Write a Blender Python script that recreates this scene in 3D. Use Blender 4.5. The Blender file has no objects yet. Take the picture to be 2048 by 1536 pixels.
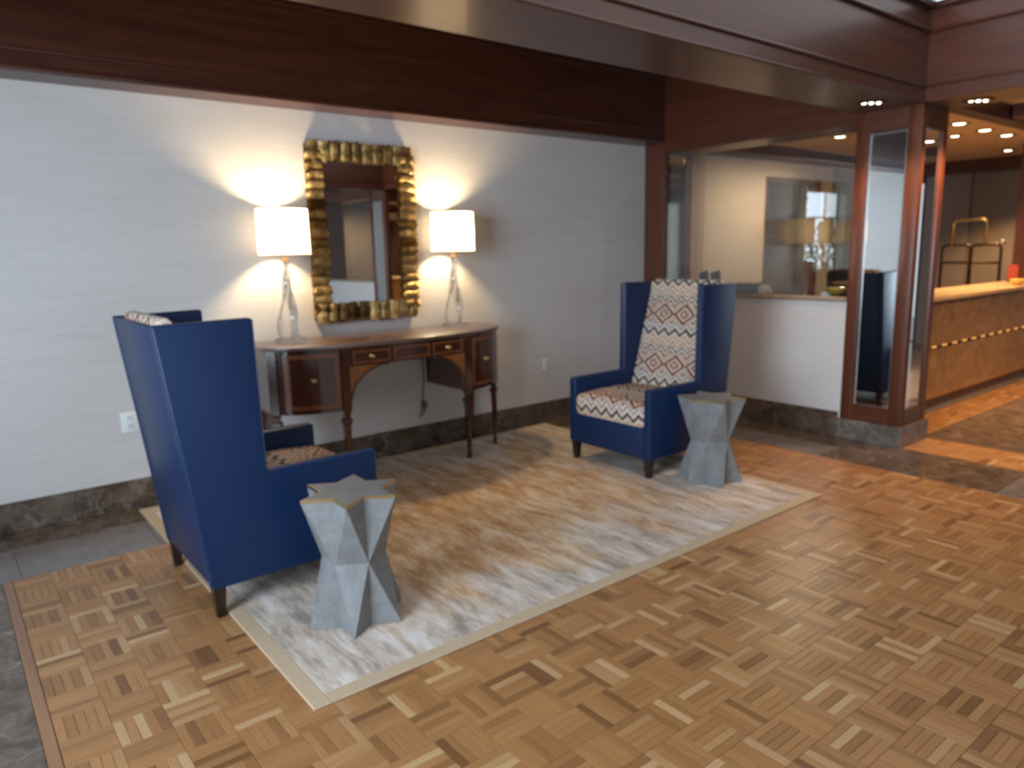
import bpy, bmesh, math, random
from mathutils import Vector, Matrix
random.seed(7)
C = bpy.context.scene.collection
SC = bpy.context.scene
PI = math.pi

# ------------------------------------------------------------------ camera, world, exposure
cam_data = bpy.data.cameras.new('camera')
cam_data.sensor_width = 36.0
cam_data.lens = 36.0 * 1456.57 / 2048.0
cam_data.clip_start = 0.05
cam_data.clip_end = 100
cam_data.dof.use_dof = True
cam_data.dof.focus_distance = 0.9
cam_data.dof.aperture_fstop = 5.4
cam = bpy.data.objects.new('camera', cam_data)
C.objects.link(cam)
R_ = Vector((0.78138515, -0.62369078, -0.02114361))
U_ = Vector((0.12812085, 0.12717118, 0.98357132))
F_ = Vector((0.6107555, 0.77125696, -0.17927746))
M_ = Matrix((R_, U_, -F_)).transposed().to_4x4()
M_.translation = Vector((0, 0, 1.5))
cam.matrix_world = M_
SC.camera = cam
SC.view_settings.view_transform = 'Standard'
SC.view_settings.look = 'None'
SC.view_settings.gamma = 1
SC.view_settings.use_curve_mapping = False
SC.view_settings.exposure = 0.0
try:
    SC.cycles.use_denoising = True
    SC.cycles.max_bounces = 10
    SC.cycles.sample_clamp_indirect = 6.0
    SC.cycles.caustics_reflective = False
    SC.cycles.caustics_refractive = False
except Exception:
    pass
world = bpy.data.worlds.new('daylight')
SC.world = world
world.use_nodes = True
bg = world.node_tree.nodes['Background']
bg.inputs[0].default_value = (0.72, 0.86, 1.0, 1)
bg.inputs[1].default_value = 1.2

def area_light(name, loc, direction, sx, sy, power, color, label):
    d = bpy.data.lights.new(name, 'AREA')
    d.shape = 'RECTANGLE'; d.size = sx; d.size_y = sy; d.energy = power; d.color = color
    o = bpy.data.objects.new(name, d); C.objects.link(o)
    o.location = loc
    o.rotation_euler = Vector(direction).to_track_quat('-Z', 'Y').to_euler()
    return o
# daylight entering through the tall windows in the left wall and in the wall behind the camera
area_light('window_daylight', (-2.55, 1.05, 1.5), (1, 0.0, -0.04), 2.3, 6.9, 1400, (0.69, 0.84, 1.0), '')
area_light('window_daylight', (0.4, -4.6, 1.5), (0.05, 1, -0.05), 4.6, 2.0, 22, (0.78, 0.88, 1.0), '')

# ------------------------------------------------------------------ materials
def new_mat(name):
    m = bpy.data.materials.new(name); m.use_nodes = True
    nt = m.node_tree
    for n in list(nt.nodes): nt.nodes.remove(n)
    out = nt.nodes.new('ShaderNodeOutputMaterial')
    b = nt.nodes.new('ShaderNodeBsdfPrincipled')
    nt.links.new(b.outputs[0], out.inputs[0])
    return m, nt, b, out
def N(nt, t, **kw):
    n = nt.nodes.new(t)
    for k, v in kw.items(): setattr(n, k, v)
    return n
def L(nt, a, b): nt.links.new(a, b)
def ramp(nt, fac, stops, interp='LINEAR'):
    r = N(nt, 'ShaderNodeValToRGB'); r.color_ramp.interpolation = interp
    els = r.color_ramp.elements
    els[0].position = stops[0][0]; els[0].color = (*stops[0][1], 1)
    els[1].position = stops[-1][0]; els[1].color = (*stops[-1][1], 1)
    for p, c in stops[1:-1]:
        e = els.new(p); e.color = (*c, 1)
    L(nt, fac, r.inputs[0]); return r
def coords(nt, scale=(1, 1, 1), kind='Object', rot=(0, 0, 0)):
    tc = N(nt, 'ShaderNodeTexCoord'); mp = N(nt, 'ShaderNodeMapping')
    mp.inputs['Scale'].default_value = scale; mp.inputs['Rotation'].default_value = rot
    L(nt, tc.outputs[kind], mp.inputs[0]); return mp.outputs[0]
def world_coords(nt, scale=(1, 1, 1), rot=(0, 0, 0)):
    g = N(nt, 'ShaderNodeNewGeometry'); mp = N(nt, 'ShaderNodeMapping')
    mp.inputs['Scale'].default_value = scale; mp.inputs['Rotation'].default_value = rot
    L(nt, g.outputs['Position'], mp.inputs[0]); return mp.outputs[0]
def noise(nt, vec, scale, detail=4, rough=0.6, dist=0.0):
    n = N(nt, 'ShaderNodeTexNoise'); n.inputs['Scale'].default_value = scale
    n.inputs['Detail'].default_value = detail; n.inputs['Roughness'].default_value = rough
    n.inputs['Distortion'].default_value = dist
    L(nt, vec, n.inputs['Vector']); return n.outputs['Fac']
def bump(nt, b, h, strength=0.2, dist=0.01):
    n = N(nt, 'ShaderNodeBump'); n.inputs['Strength'].default_value = strength; n.inputs['Distance'].default_value = dist
    L(nt, h, n.inputs['Height']); L(nt, n.outputs[0], b.inputs['Normal'])
def math_(nt, op, a, b=None, c=None):
    n = N(nt, 'ShaderNodeMath', operation=op)
    for i, v in enumerate((a, b, c)):
        if v is None: continue
        if isinstance(v, (int, float)): n.inputs[i].default_value = v
        else: L(nt, v, n.inputs[i])
    return n.outputs[0]
def mix(nt, fac, a, b, mode='MIX'):
    n = N(nt, 'ShaderNodeMix', data_type='RGBA', blend_type=mode)
    if isinstance(fac, (int, float)): n.inputs[0].default_value = fac
    else: L(nt, fac, n.inputs[0])
    for i, v in ((6, a), (7, b)):
        if isinstance(v, tuple): n.inputs[i].default_value = (*v, 1)
        else: L(nt, v, n.inputs[i])
    return n.outputs[2]

def plain(name, col, rough=0.5, metal=0.0, var=0.12, nscale=30, emit=None, estr=1, spec=0.5, coat=0.0):
    m, nt, b, out = new_mat(name)
    n = noise(nt, coords(nt), nscale, 3)
    r = ramp(nt, n, [(0.3, tuple(c * (1 - var) for c in col)), (0.7, tuple(min(1, c * (1 + var)) for c in col))])
    L(nt, r.outputs[0], b.inputs['Base Color'])
    b.inputs['Roughness'].default_value = rough; b.inputs['Metallic'].default_value = metal
    b.inputs['Specular IOR Level'].default_value = spec
    b.inputs['Coat Weight'].default_value = coat; b.inputs['Coat Roughness'].default_value = 0.15
    if emit:
        b.inputs['Emission Color'].default_value = (*emit, 1); b.inputs['Emission Strength'].default_value = estr
    return m

def wood(name, dark, light, rough=0.3, axis=0, coat=0.3, scale=1.0, spec=0.5):
    m, nt, b, out = new_mat(name)
    s = [14, 14, 14]; s[axis] = 0.9
    v = world_coords(nt, tuple(scale * q for q in s))
    n1 = noise(nt, v, 1.2, 6, 0.65, 0.4)
    s2 = [90, 90, 90]; s2[axis] = 4
    n2 = noise(nt, world_coords(nt, tuple(scale * q for q in s2)), 1.0, 3, 0.6)
    f = math_(nt, 'ADD', math_(nt, 'MULTIPLY', n1, 0.7), math_(nt, 'MULTIPLY', n2, 0.3))
    r = ramp(nt, f, [(0.32, dark), (0.68, light)])
    L(nt, r.outputs[0], b.inputs['Base Color'])
    b.inputs['Roughness'].default_value = rough
    b.inputs['Specular IOR Level'].default_value = spec
    b.inputs['Coat Weight'].default_value = coat; b.inputs['Coat Roughness'].default_value = 0.12
    return m

MT = {}
MT['wood_x'] = wood('mahogany_along_x', (0.036, 0.010, 0.0045), (0.092, 0.027, 0.012), axis=0, rough=0.36, coat=0.2)
MT['wood_y'] = wood('mahogany_along_y', (0.050, 0.012, 0.005), (0.125, 0.034, 0.013), axis=1, rough=0.36, coat=0.2)
MT['wood_z'] = wood('mahogany_upright', (0.062, 0.016, 0.007), (0.150, 0.042, 0.017), axis=2, rough=0.40, coat=0.05)
MT['table_wood'] = wood('polished_mahogany', (0.022, 0.006, 0.003), (0.085, 0.022, 0.010), axis=0, rough=0.16, coat=0.8)
MT['table_flame'] = wood('flame_mahogany', (0.018, 0.004, 0.002), (0.095, 0.022, 0.008), axis=2, rough=0.18, coat=0.8, scale=0.7)
MT['table_top'] = wood('polished_table_top', (0.060, 0.022, 0.013), (0.13, 0.052, 0.032), axis=0, rough=0.42, coat=1.0)  # lighter, greyer base stands in for part of the top's whitish glare
b_ = MT['table_top'].node_tree.nodes['Principled BSDF']; b_.inputs['Coat IOR'].default_value = 2.2; b_.inputs['Coat Roughness'].default_value = 0.30
MT['satinwood'] = wood('satinwood', (0.20, 0.062, 0.014), (0.34, 0.12, 0.03), axis=2, rough=0.25, coat=0.5)
MT['banding'] = wood('crossbanded_inlay', (0.15, 0.042, 0.014), (0.24, 0.075, 0.024), axis=2, rough=0.25, coat=0.5)
MT['leg_wood'] = wood('espresso_leg_wood', (0.008, 0.004, 0.003), (0.022, 0.010, 0.008), axis=2, rough=0.3)

def wallpaper(name, c1, c2, horiz=True):
    m, nt, b, out = new_mat(name)
    n1 = noise(nt, world_coords(nt, (3, 3, 130)), 1.0, 4, 0.7)
    n2 = noise(nt, world_coords(nt, (14, 14, 420)), 1.0, 3, 0.7)
    n3 = noise(nt, world_coords(nt, (1.2, 1.2, 8)), 1.0, 3, 0.6)
    f = math_(nt, 'ADD', math_(nt, 'ADD', math_(nt, 'MULTIPLY', n1, 0.45), math_(nt, 'MULTIPLY', n2, 0.35)), math_(nt, 'MULTIPLY', n3, 0.2))
    r = ramp(nt, f, [(0.35, c1), (0.65, c2)])
    L(nt, r.outputs[0], b.inputs['Base Color'])
    b.inputs['Roughness'].default_value = 0.42
    b.inputs['Specular IOR Level'].default_value = 0.5
    bump(nt, b, f, 0.12, 0.004)
    return m
MT['wallpaper'] = wallpaper('grasscloth_wallpaper', (0.57, 0.54, 0.51), (0.69, 0.655, 0.625))
MT['office_wall'] = wallpaper('beige_office_wall', (0.42, 0.34, 0.25), (0.52, 0.43, 0.32))
MT['office_wall_dark'] = wallpaper('tan_wall', (0.30, 0.225, 0.15), (0.38, 0.29, 0.20))
MT['far_wall'] = wallpaper('taupe_far_wall', (0.20, 0.165, 0.135), (0.28, 0.235, 0.20))

def marble(name, base, mid, vein, rough=0.12, veinamt=0.5):
    m, nt, b, out = new_mat(name)
    v = world_coords(nt, (1, 1, 1))
    n1 = noise(nt, v, 9, 6, 0.65, 0.6)
    r1 = ramp(nt, n1, [(0.3, base), (0.6, mid), (0.8, tuple(c * 1.5 for c in mid))])
    mg = N(nt, 'ShaderNodeVectorMath', operation='ADD')
    nv = N(nt, 'ShaderNodeTexNoise'); nv.inputs['Scale'].default_value = 7; nv.inputs['Detail'].default_value = 4
    L(nt, v, nv.inputs['Vector'])
    sc = N(nt, 'ShaderNodeVectorMath', operation='SCALE'); sc.inputs['Scale'].default_value = 0.22
    L(nt, nv.outputs['Color'], sc.inputs[0]); L(nt, v, mg.inputs[0]); L(nt, sc.outputs[0], mg.inputs[1])
    vo = N(nt, 'ShaderNodeTexVoronoi', feature='DISTANCE_TO_EDGE'); vo.inputs['Scale'].default_value = 7.5
    L(nt, mg.outputs[0], vo.inputs['Vector'])
    vf = ramp(nt, vo.outputs['Distance'], [(0.0, (1, 1, 1)), (0.035, (0.25, 0.25, 0.25)), (0.09, (0, 0, 0))])
    n2 = noise(nt, v, 4, 3)
    gate = ramp(nt, n2, [(0.42, (0, 0, 0)), (0.62, (1, 1, 1))])
    f = math_(nt, 'MULTIPLY', math_(nt, 'MULTIPLY', vf.outputs[0], gate.outputs[0]), veinamt)
    col = mix(nt, f, r1.outputs[0], vein)
    L(nt, col, b.inputs['Base Color'])
    b.inputs['Roughness'].default_value = rough
    return m
MT['marble_brown'] = marble('brown_veined_marble', (0.040, 0.027, 0.018), (0.135, 0.096, 0.070), (0.36, 0.29, 0.23), 0.14, 0.5)
MT['marble_grey'] = marble('grey_brown_marble', (0.13, 0.108, 0.098), (0.19, 0.16, 0.145), (0.26, 0.22, 0.20), 0.22, 0.4)
MT['marble_plinth'] = marble('speckled_brown_marble', (0.07, 0.056, 0.043), (0.17, 0.14, 0.115), (0.34, 0.29, 0.24), 0.15, 0.5)
MT['counter_marble'] = marble('golden_marble', (0.16, 0.085, 0.035), (0.24, 0.135, 0.06), (0.36, 0.23, 0.12), 0.12, 0.4)
MT['granite'] = marble('dark_granite_ledge', (0.03, 0.017, 0.01), (0.06, 0.036, 0.02), (0.16, 0.11, 0.08), 0.1, 0.3)
MT['counter_top'] = plain('honey_counter_top', (0.66, 0.46, 0.24), 0.2, var=0.1, nscale=6)

def parquet_mat():
    m, nt, b, out = new_mat('oak_parquet')
    g = N(nt, 'ShaderNodeNewGeometry'); oi = N(nt, 'ShaderNodeObjectInfo')
    r_ = math_(nt, 'FRACT', math_(nt, 'ADD', math_(nt, 'MULTIPLY', g.outputs['Random Per Island'], 7.31), math_(nt, 'MULTIPLY', oi.outputs['Random'], 5.17)))
    rc = ramp(nt, r_, [(0.0, (0.17, 0.076, 0.028)), (0.10, (0.27, 0.130, 0.050)), (0.3, (0.335, 0.162, 0.060)), (0.8, (0.385, 0.193, 0.074)), (0.93, (0.43, 0.245, 0.112)), (1.0, (0.52, 0.34, 0.17))])
    # grain runs along the slat: UV x is along
    uv = N(nt, 'ShaderNodeUVMap')
    ad = N(nt, 'ShaderNodeVectorMath', operation='ADD'); mp = N(nt, 'ShaderNodeMapping')
    mp.inputs['Scale'].default_value = (12, 220, 1)
    cb = N(nt, 'ShaderNodeCombineXYZ'); L(nt, r_, cb.inputs[0]); L(nt, r_, cb.inputs[1])
    L(nt, uv.outputs[0], ad.inputs[0]); L(nt, cb.outputs[0], ad.inputs[1]); L(nt, ad.outputs[0], mp.inputs[0])
    n = noise(nt, mp.outputs[0], 1.0, 4, 0.6)
    gr = ramp(nt, n, [(0.25, (0.80, 0.76, 0.72)), (0.75, (1.12, 1.12, 1.12))])
    col = mix(nt, 1.0, rc.outputs[0], gr.outputs[0], 'MULTIPLY')
    L(nt, col, b.inputs['Base Color'])
    b.inputs['Roughness'].default_value = 0.33
    b.inputs['Specular IOR Level'].default_value = 0.45
    return m
MT['parquet'] = parquet_mat()
MT['parquet_joint'] = plain('dark_joint', (0.13, 0.065, 0.03), 0.7)
MT['border_wood'] = wood('parquet_border_wood', (0.22, 0.10, 0.045), (0.33, 0.17, 0.08), axis=1, rough=0.33, coat=0.1)

def rug_mat():
    m, nt, b, out = new_mat('streaked_rug')
    v = world_coords(nt, (8.5, 2.0, 1), (0, 0, math.radians(-7)))
    n1 = noise(nt, v, 1.3, 5, 0.7, 0.3)
    n2 = noise(nt, world_coords(nt, (42, 8, 1), (0, 0, math.radians(-7))), 1.0, 4, 0.75)
    n3 = noise(nt, world_coords(nt, (3.2, 1.3, 1)), 1.0, 4, 0.65)
    f = math_(nt, 'ADD', math_(nt, 'MULTIPLY', n1, 0.65), math_(nt, 'MULTIPLY', n2, 0.35))
    warm = ramp(nt, f, [(0.30, (0.20, 0.10, 0.045)), (0.42, (0.42, 0.24, 0.115)), (0.52, (0.56, 0.38, 0.225)), (0.60, (0.68, 0.55, 0.42)), (0.75, (0.76, 0.66, 0.55))])
    cool = ramp(nt, f, [(0.30, (0.20, 0.175, 0.155)), (0.42, (0.34, 0.29, 0.25)), (0.50, (0.52, 0.43, 0.35)), (0.60, (0.66, 0.60, 0.56)), (0.75, (0.76, 0.72, 0.69))])
    # tan field turning greyer towards the rug's edges
    g = N(nt, 'ShaderNodeNewGeometry'); sp = N(nt, 'ShaderNodeSeparateXYZ'); L(nt, g.outputs['Position'], sp.inputs[0])
    dx = math_(nt, 'DIVIDE', math_(nt, 'ABSOLUTE', math_(nt, 'SUBTRACT', sp.outputs[0], 2.45)), 1.63)
    dy = math_(nt, 'DIVIDE', math_(nt, 'ABSOLUTE', math_(nt, 'SUBTRACT', sp.outputs[1], 3.43)), 1.28)
    e = math_(nt, 'MAXIMUM', dx, dy)
    e2 = math_(nt, 'ADD', e, math_(nt, 'MULTIPLY', math_(nt, 'SUBTRACT', n3, 0.5), 1.7))
    ef = ramp(nt, e2, [(0.45, (0, 0, 0)), (0.85, (1, 1, 1))])
    col = mix(nt, ef.outputs[0], warm.outputs[0], cool.outputs[0])
    L(nt, col, b.inputs['Base Color'])
    b.inputs['Roughness'].default_value = 0.95
    b.inputs['Specular IOR Level'].default_value = 0.15
    bump(nt, b, n2, 0.25, 0.006)
    return m
MT['rug'] = rug_mat()
MT['rug_binding'] = plain('rug_binding', (0.49, 0.37, 0.245), 0.85, var=0.08, nscale=120, spec=0.2)

def leather(name, col):
    m, nt, b, out = new_mat(name)
    n = noise(nt, coords(nt), 380, 3, 0.6)
    r = ramp(nt, n, [(0.3, tuple(c * 0.82 for c in col)), (0.7, tuple(c * 1.15 for c in col))])
    L(nt, r.outputs[0], b.inputs['Base Color'])
    b.inputs['Roughness'].default_value = 0.42
    b.inputs['Specular IOR Level'].default_value = 0.35
    bump(nt, b, n, 0.15, 0.002)
    return m
MT['blue'] = leather('navy_blue_vinyl', (0.0034, 0.0180, 0.064))
MT['seam'] = plain('navy_piping', (0.006, 0.022, 0.085), 0.45)

def ikat():
    m, nt, b, out = new_mat('ikat_chevron_fabric')
    uvn = N(nt, 'ShaderNodeUVMap')
    # soft ikat bleeding of the edges
    nz = N(nt, 'ShaderNodeTexNoise'); nz.inputs['Scale'].default_value = 70; nz.inputs['Detail'].default_value = 2
    L(nt, uvn.outputs[0], nz.inputs['Vector'])
    sb = N(nt, 'ShaderNodeVectorMath', operation='SUBTRACT'); sb.inputs[1].default_value = (0.5, 0.5, 0.5)
    L(nt, nz.outputs['Color'], sb.inputs[0])
    scl = N(nt, 'ShaderNodeVectorMath', operation='SCALE'); scl.inputs['Scale'].default_value = 0.018
    L(nt, sb.outputs[0], scl.inputs[0])
    ad = N(nt, 'ShaderNodeVectorMath', operation='ADD'); L(nt, uvn.outputs[0], ad.inputs[0]); L(nt, scl.outputs[0], ad.inputs[1])
    sp = N(nt, 'ShaderNodeSeparateXYZ'); L(nt, ad.outputs[0], sp.inputs[0])
    u, v = sp.outputs[0], sp.outputs[1]
    def tri(x, per, amp):   # triangle wave 0..amp
        p = N(nt, 'ShaderNodeMath', operation='PINGPONG'); L(nt, x, p.inputs[0]); p.inputs[1].default_value = per / 2
        return math_(nt, 'MULTIPLY', p.outputs[0], amp / (per / 2))
    zz = tri(u, 0.098, 0.046)
    P = 0.375
    w = math_(nt, 'FRACT', math_(nt, 'DIVIDE', math_(nt, 'ADD', v, zz), P))
    cream = (0.60, 0.50, 0.40); char = (0.030, 0.026, 0.030); rust = (0.25, 0.075, 0.04); peach = (0.42, 0.21, 0.12); grey = (0.24, 0.22, 0.23); navy = (0.03, 0.035, 0.06); brown = (0.10, 0.062, 0.040)
    seq = [(0.0, cream), (0.05, peach), (0.085, cream), (0.16, cream), (0.165, brown), (0.20, navy), (0.235, cream), (0.31, grey), (0.35, cream), (0.42, char), (0.455, brown), (0.485, cream),
           (0.56, grey), (0.60, cream), (0.655, peach), (0.70, cream), (0.75, rust), (0.79, cream), (0.85, navy), (0.885, cream), (0.94, peach), (0.98, cream)]
    zcol = ramp(nt, w, seq, 'CONSTANT')
    # diamond row
    du = N(nt, 'ShaderNodeMath', operation='PINGPONG'); L(nt, math_(nt, 'ADD', u, 0.03), du.inputs[0]); du.inputs[1].default_value = 0.096
    vv = math_(nt, 'MULTIPLY', math_(nt, 'SUBTRACT', math_(nt, 'FRACT', math_(nt, 'DIVIDE', v, P)), 0.5), P)
    dv = math_(nt, 'ABSOLUTE', vv)
    dd = math_(nt, 'ADD', math_(nt, 'DIVIDE', du.outputs[0], 0.096), math_(nt, 'DIVIDE', dv, 0.078))
    dcol = ramp(nt, math_(nt, 'MULTIPLY', dd, 0.5), [(0.0, peach), (0.05, cream), (0.12, rust), (0.24, cream), (0.36, rust), (0.46, brown), (0.52, cream), (0.62, peach), (0.68, cream), (0.76, navy), (0.80, cream)], 'CONSTANT')
    inzone = math_(nt, 'LESS_THAN', math_(nt, 'SUBTRACT', dv, math_(nt, 'MULTIPLY', du.outputs[0], -0.25)), 0.080)
    c2 = mix(nt, inzone, zcol.outputs[0], dcol.outputs[0])
    L(nt, c2, b.inputs['Base Color'])
    b.inputs['Roughness'].default_value = 0.9; b.inputs['Specular IOR Level'].default_value = 0.2
    wv = noise(nt, uvn.outputs[0], 400, 2)
    bump(nt, b, wv, 0.2, 0.003)
    return m
MT['ikat'] = ikat()

def stone(name, c1, c2):
    m, nt, b, out = new_mat(name)
    n1 = noise(nt, coords(nt), 14, 5, 0.65); n2 = noise(nt, coords(nt), 90, 3, 0.6)
    f = math_(nt, 'ADD', math_(nt, 'MULTIPLY', n1, 0.65), math_(nt, 'MULTIPLY', n2, 0.35))
    r = ramp(nt, f, [(0.35, c1), (0.65, c2)])
    L(nt, r.outputs[0], b.inputs['Base Color']); b.inputs['Roughness'].default_value = 0.4
    bump(nt, b, f, 0.1, 0.003)
    return m
MT['shagreen'] = stone('grey_shagreen', (0.14, 0.14, 0.14), (0.22, 0.225, 0.225))
MT['brass'] = plain('antique_brass', (0.62, 0.44, 0.19), 0.28, 1.0, 0.1)
MT['brass_trim'] = plain('thin_brass_edge', (0.60, 0.45, 0.22), 0.3, 1.0, 0.1)
MT['bronze'] = plain('dark_bronze', (0.075, 0.042, 0.022), 0.35, 0.6, 0.1)
MT['gilt'] = plain('antiqued_gilt', (0.48, 0.33, 0.13), 0.48, 0.7, 0.35, nscale=45)
MT['gilt_dark'] = plain('dark_gilt_backing', (0.12, 0.065, 0.02), 0.5, 0.6, 0.2)  # dark gold colour of the mirror frame's backing
MT['white_plate'] = plain('white_plastic', (0.80, 0.80, 0.78), 0.4, var=0.03)
MT['cord'] = plain('brown_cord', (0.13, 0.10, 0.06), 0.5)
MT['black'] = plain('black_plastic', (0.02, 0.02, 0.022), 0.4)
MT['white_paint'] = plain('white_paint', (0.62, 0.62, 0.62), 0.5, var=0.03)
MT['ceil'] = plain('beige_ceiling', (0.66, 0.50, 0.34), 0.7, var=0.05, nscale=3)
MT['chrome'] = plain('polished_metal', (0.7, 0.7, 0.7), 0.2, 1.0, 0.03)
MT['bulb'] = plain('lit_lens', (1, 0.9, 0.7), 0.4, emit=(1.0, 0.86, 0.62), estr=9)
MT['trim_tan'] = plain('tan_ledge_edging', (0.27, 0.19, 0.12), 0.4)
MT['red'] = plain('red_card', (0.36, 0.05, 0.02), 0.5)
MT['paper'] = plain('pale_card', (0.62, 0.50, 0.42), 0.6)
MT['cover'] = plain('dark_brochure_cover', (0.06, 0.055, 0.06), 0.35)
MT['grey_plastic'] = plain('grey_plastic', (0.10, 0.095, 0.10), 0.4)
MT['gold_glass'] = plain('amber_bowl', (0.65, 0.38, 0.08), 0.2, coat=0.5)
MT['leaf'] = plain('green_leaf', (0.10, 0.32, 0.08), 0.5, var=0.4)
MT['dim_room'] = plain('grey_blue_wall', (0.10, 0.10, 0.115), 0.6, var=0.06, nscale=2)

def mirror_mat(name, tint, rough=0.015):
    m, nt, b, out = new_mat(name)
    n = noise(nt, coords(nt), 3, 2)
    r = ramp(nt, n, [(0.3, tuple(c * 0.98 for c in tint)), (0.7, tint)])
    L(nt, r.outputs[0], b.inputs['Base Color'])
    b.inputs['Metallic'].default_value = 1; b.inputs['Roughness'].default_value = rough
    return m
MT['mirror'] = mirror_mat('silvered_mirror', (0.86, 0.88, 0.88))
MT['mirror_dark'] = mirror_mat('smoked_mirror', (0.30, 0.27, 0.24), 0.05)

def pane_mat():
    m, nt, b, out = new_mat('clear_pane')
    nt.nodes.remove(b)
    tr = N(nt, 'ShaderNodeBsdfTransparent'); tr.inputs[0].default_value = (0.97, 0.975, 0.96, 1)
    gl = N(nt, 'ShaderNodeBsdfGlossy'); gl.inputs['Roughness'].default_value = 0.01
    ge = N(nt, 'ShaderNodeNewGeometry'); dt = N(nt, 'ShaderNodeVectorMath', operation='DOT_PRODUCT')
    L(nt, ge.outputs['Normal'], dt.inputs[0]); L(nt, ge.outputs['Incoming'], dt.inputs[1])
    k = math_(nt, 'ADD', math_(nt, 'MULTIPLY', math_(nt, 'POWER', math_(nt, 'SUBTRACT', 1.0, math_(nt, 'ABSOLUTE', dt.outputs['Value'])), 5.0), 0.92), 0.075)
    mx = N(nt, 'ShaderNodeMixShader'); L(nt, k, mx.inputs[0]); L(nt, tr.outputs[0], mx.inputs[1]); L(nt, gl.outputs[0], mx.inputs[2])
    L(nt, mx.outputs[0], out.inputs[0]); return m
MT['pane'] = pane_mat()

def crystal():
    m, nt, b, out = new_mat('clear_crystal')
    b.inputs['Base Color'].default_value = (0.97, 0.98, 0.98, 1)
    b.inputs['Transmission Weight'].default_value = 1.0
    b.inputs['Roughness'].default_value = 0.02; b.inputs['IOR'].default_value = 1.5
    nt.nodes.remove(b)
    b2 = N(nt, 'ShaderNodeBsdfPrincipled')
    b2.inputs['Base Color'].default_value = (0.97, 0.98, 0.98, 1); b2.inputs['Transmission Weight'].default_value = 1.0
    b2.inputs['Roughness'].default_value = 0.02; b2.inputs['IOR'].default_value = 1.5
    tr = N(nt, 'ShaderNodeBsdfTransparent'); tr.inputs[0].default_value = (0.97, 0.97, 0.96, 1)
    mx = N(nt, 'ShaderNodeMixShader'); mx.inputs[0].default_value = 0.5
    L(nt, tr.outputs[0], mx.inputs[1]); L(nt, b2.outputs[0], mx.inputs[2]); L(nt, mx.outputs[0], out.inputs[0])
    return m
MT['crystal'] = crystal()

def shade_mat():
    m, nt, b, out = new_mat('cream_lamp_shade')
    nt.nodes.remove(b)
    n = noise(nt, coords(nt, (1, 1, 40)), 20, 2)
    r = ramp(nt, n, [(0.3, (0.90, 0.82, 0.68)), (0.7, (0.95, 0.88, 0.75))])
    d = N(nt, 'ShaderNodeBsdfDiffuse'); t = N(nt, 'ShaderNodeBsdfTranslucent')
    L(nt, r.outputs[0], d.inputs[0]); L(nt, r.outputs[0], t.inputs[0])
    mx = N(nt, 'ShaderNodeMixShader'); mx.inputs[0].default_value = 0.62
    L(nt, d.outputs[0], mx.inputs[1]); L(nt, t.outputs[0], mx.inputs[2]); L(nt, mx.outputs[0], out.inputs[0])
    return m
MT['shade'] = shade_mat()
def emis(name, col, s):
    m, nt, b, out = new_mat(name)
    nt.nodes.remove(b)
    e = N(nt, 'ShaderNodeEmission')
    n = noise(nt, coords(nt), 1.5, 2)
    r = ramp(nt, n, [(0.3, tuple(c * 0.97 for c in col)), (0.7, col)])
    L(nt, r.outputs[0], e.inputs[0]); e.inputs[1].default_value = s
    L(nt, e.outputs[0], out.inputs[0]); return m
MT['skylight'] = emis('skylight_diffuser', (0.94, 0.96, 1.0), 1.3)
MT['lamp_bulb'] = emis('frosted_bulb', (1.0, 0.82, 0.55), 25)
MT['strip'] = emis('amber_strip_light', (1.0, 0.42, 0.10), 1.1)
MT['outdoors'] = emis('daylit_garden_view', (0.75, 0.95, 0.85), 1.3)

# ------------------------------------------------------------------ mesh helpers
def obj(name, bm, m, parent=None, smooth=False, auto=None):
    me = bpy.data.meshes.new(name)
    bm.normal_update()
    bm.to_mesh(me); bm.free()
    if m is not None: me.materials.append(m)
    if smooth:
        for p in me.polygons: p.use_smooth = True
    if auto is not None:
        for p in me.polygons: p.use_smooth = True
        try: me.set_sharp_from_angle(angle=math.radians(auto))
        except Exception: pass
    o = bpy.data.objects.new(name, me); C.objects.link(o)
    if parent is not None: o.parent = parent
    return o
def box(bm, x0, x1, y0, y1, z0, z1, bev=0.0, seg=1, mat=None):
    vs = [bm.verts.new((x, y, z)) for x in (x0, x1) for y in (y0, y1) for z in (z0, z1)]
    idx = [(0, 1, 3, 2), (4, 6, 7, 5), (0, 4, 5, 1), (2, 3, 7, 6), (0, 2, 6, 4), (1, 5, 7, 3)]
    fs = [bm.faces.new([vs[i] for i in f]) for f in idx]
    if mat is not None:
        for v in vs: v.co = mat @ v.co
    if bev > 0:
        es = list({e for f in fs for e in f.edges})
        bmesh.ops.bevel(bm, geom=es, offset=bev, segments=seg, affect='EDGES', profile=0.5)
    return fs
def B(name, x0, x1, y0, y1, z0, z1, m, parent=None, bev=0.0, seg=1):
    bm = bmesh.new(); box(bm, x0, x1, y0, y1, z0, z1, bev, seg)
    return obj(name, bm, m, parent, auto=35 if bev > 0 else None)
def prism(bm, pts, axis, a0, a1, bev=0, seg=2):
    """extrude the 2D outline pts along axis (0 x, 1 y, 2 z)"""
    def P(p, a):
        return {0: (a, p[0], p[1]), 1: (p[0], a, p[1]), 2: (p[0], p[1], a)}[axis]
    v0 = [bm.verts.new(P(p, a0)) for p in pts]; v1 = [bm.verts.new(P(p, a1)) for p in pts]
    fs = [bm.faces.new(v0), bm.faces.new(list(reversed(v1)))]
    n = len(pts)
    for i in range(n):
        j = (i + 1) % n
        fs.append(bm.faces.new((v0[i], v1[i], v1[j], v0[j])))
    bmesh.ops.recalc_face_normals(bm, faces=fs)
    if bev > 0:
        es = list({e for f in fs for e in f.edges})
        bmesh.ops.bevel(bm, geom=es, offset=bev, segments=seg, affect='EDGES', profile=0.5)
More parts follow.
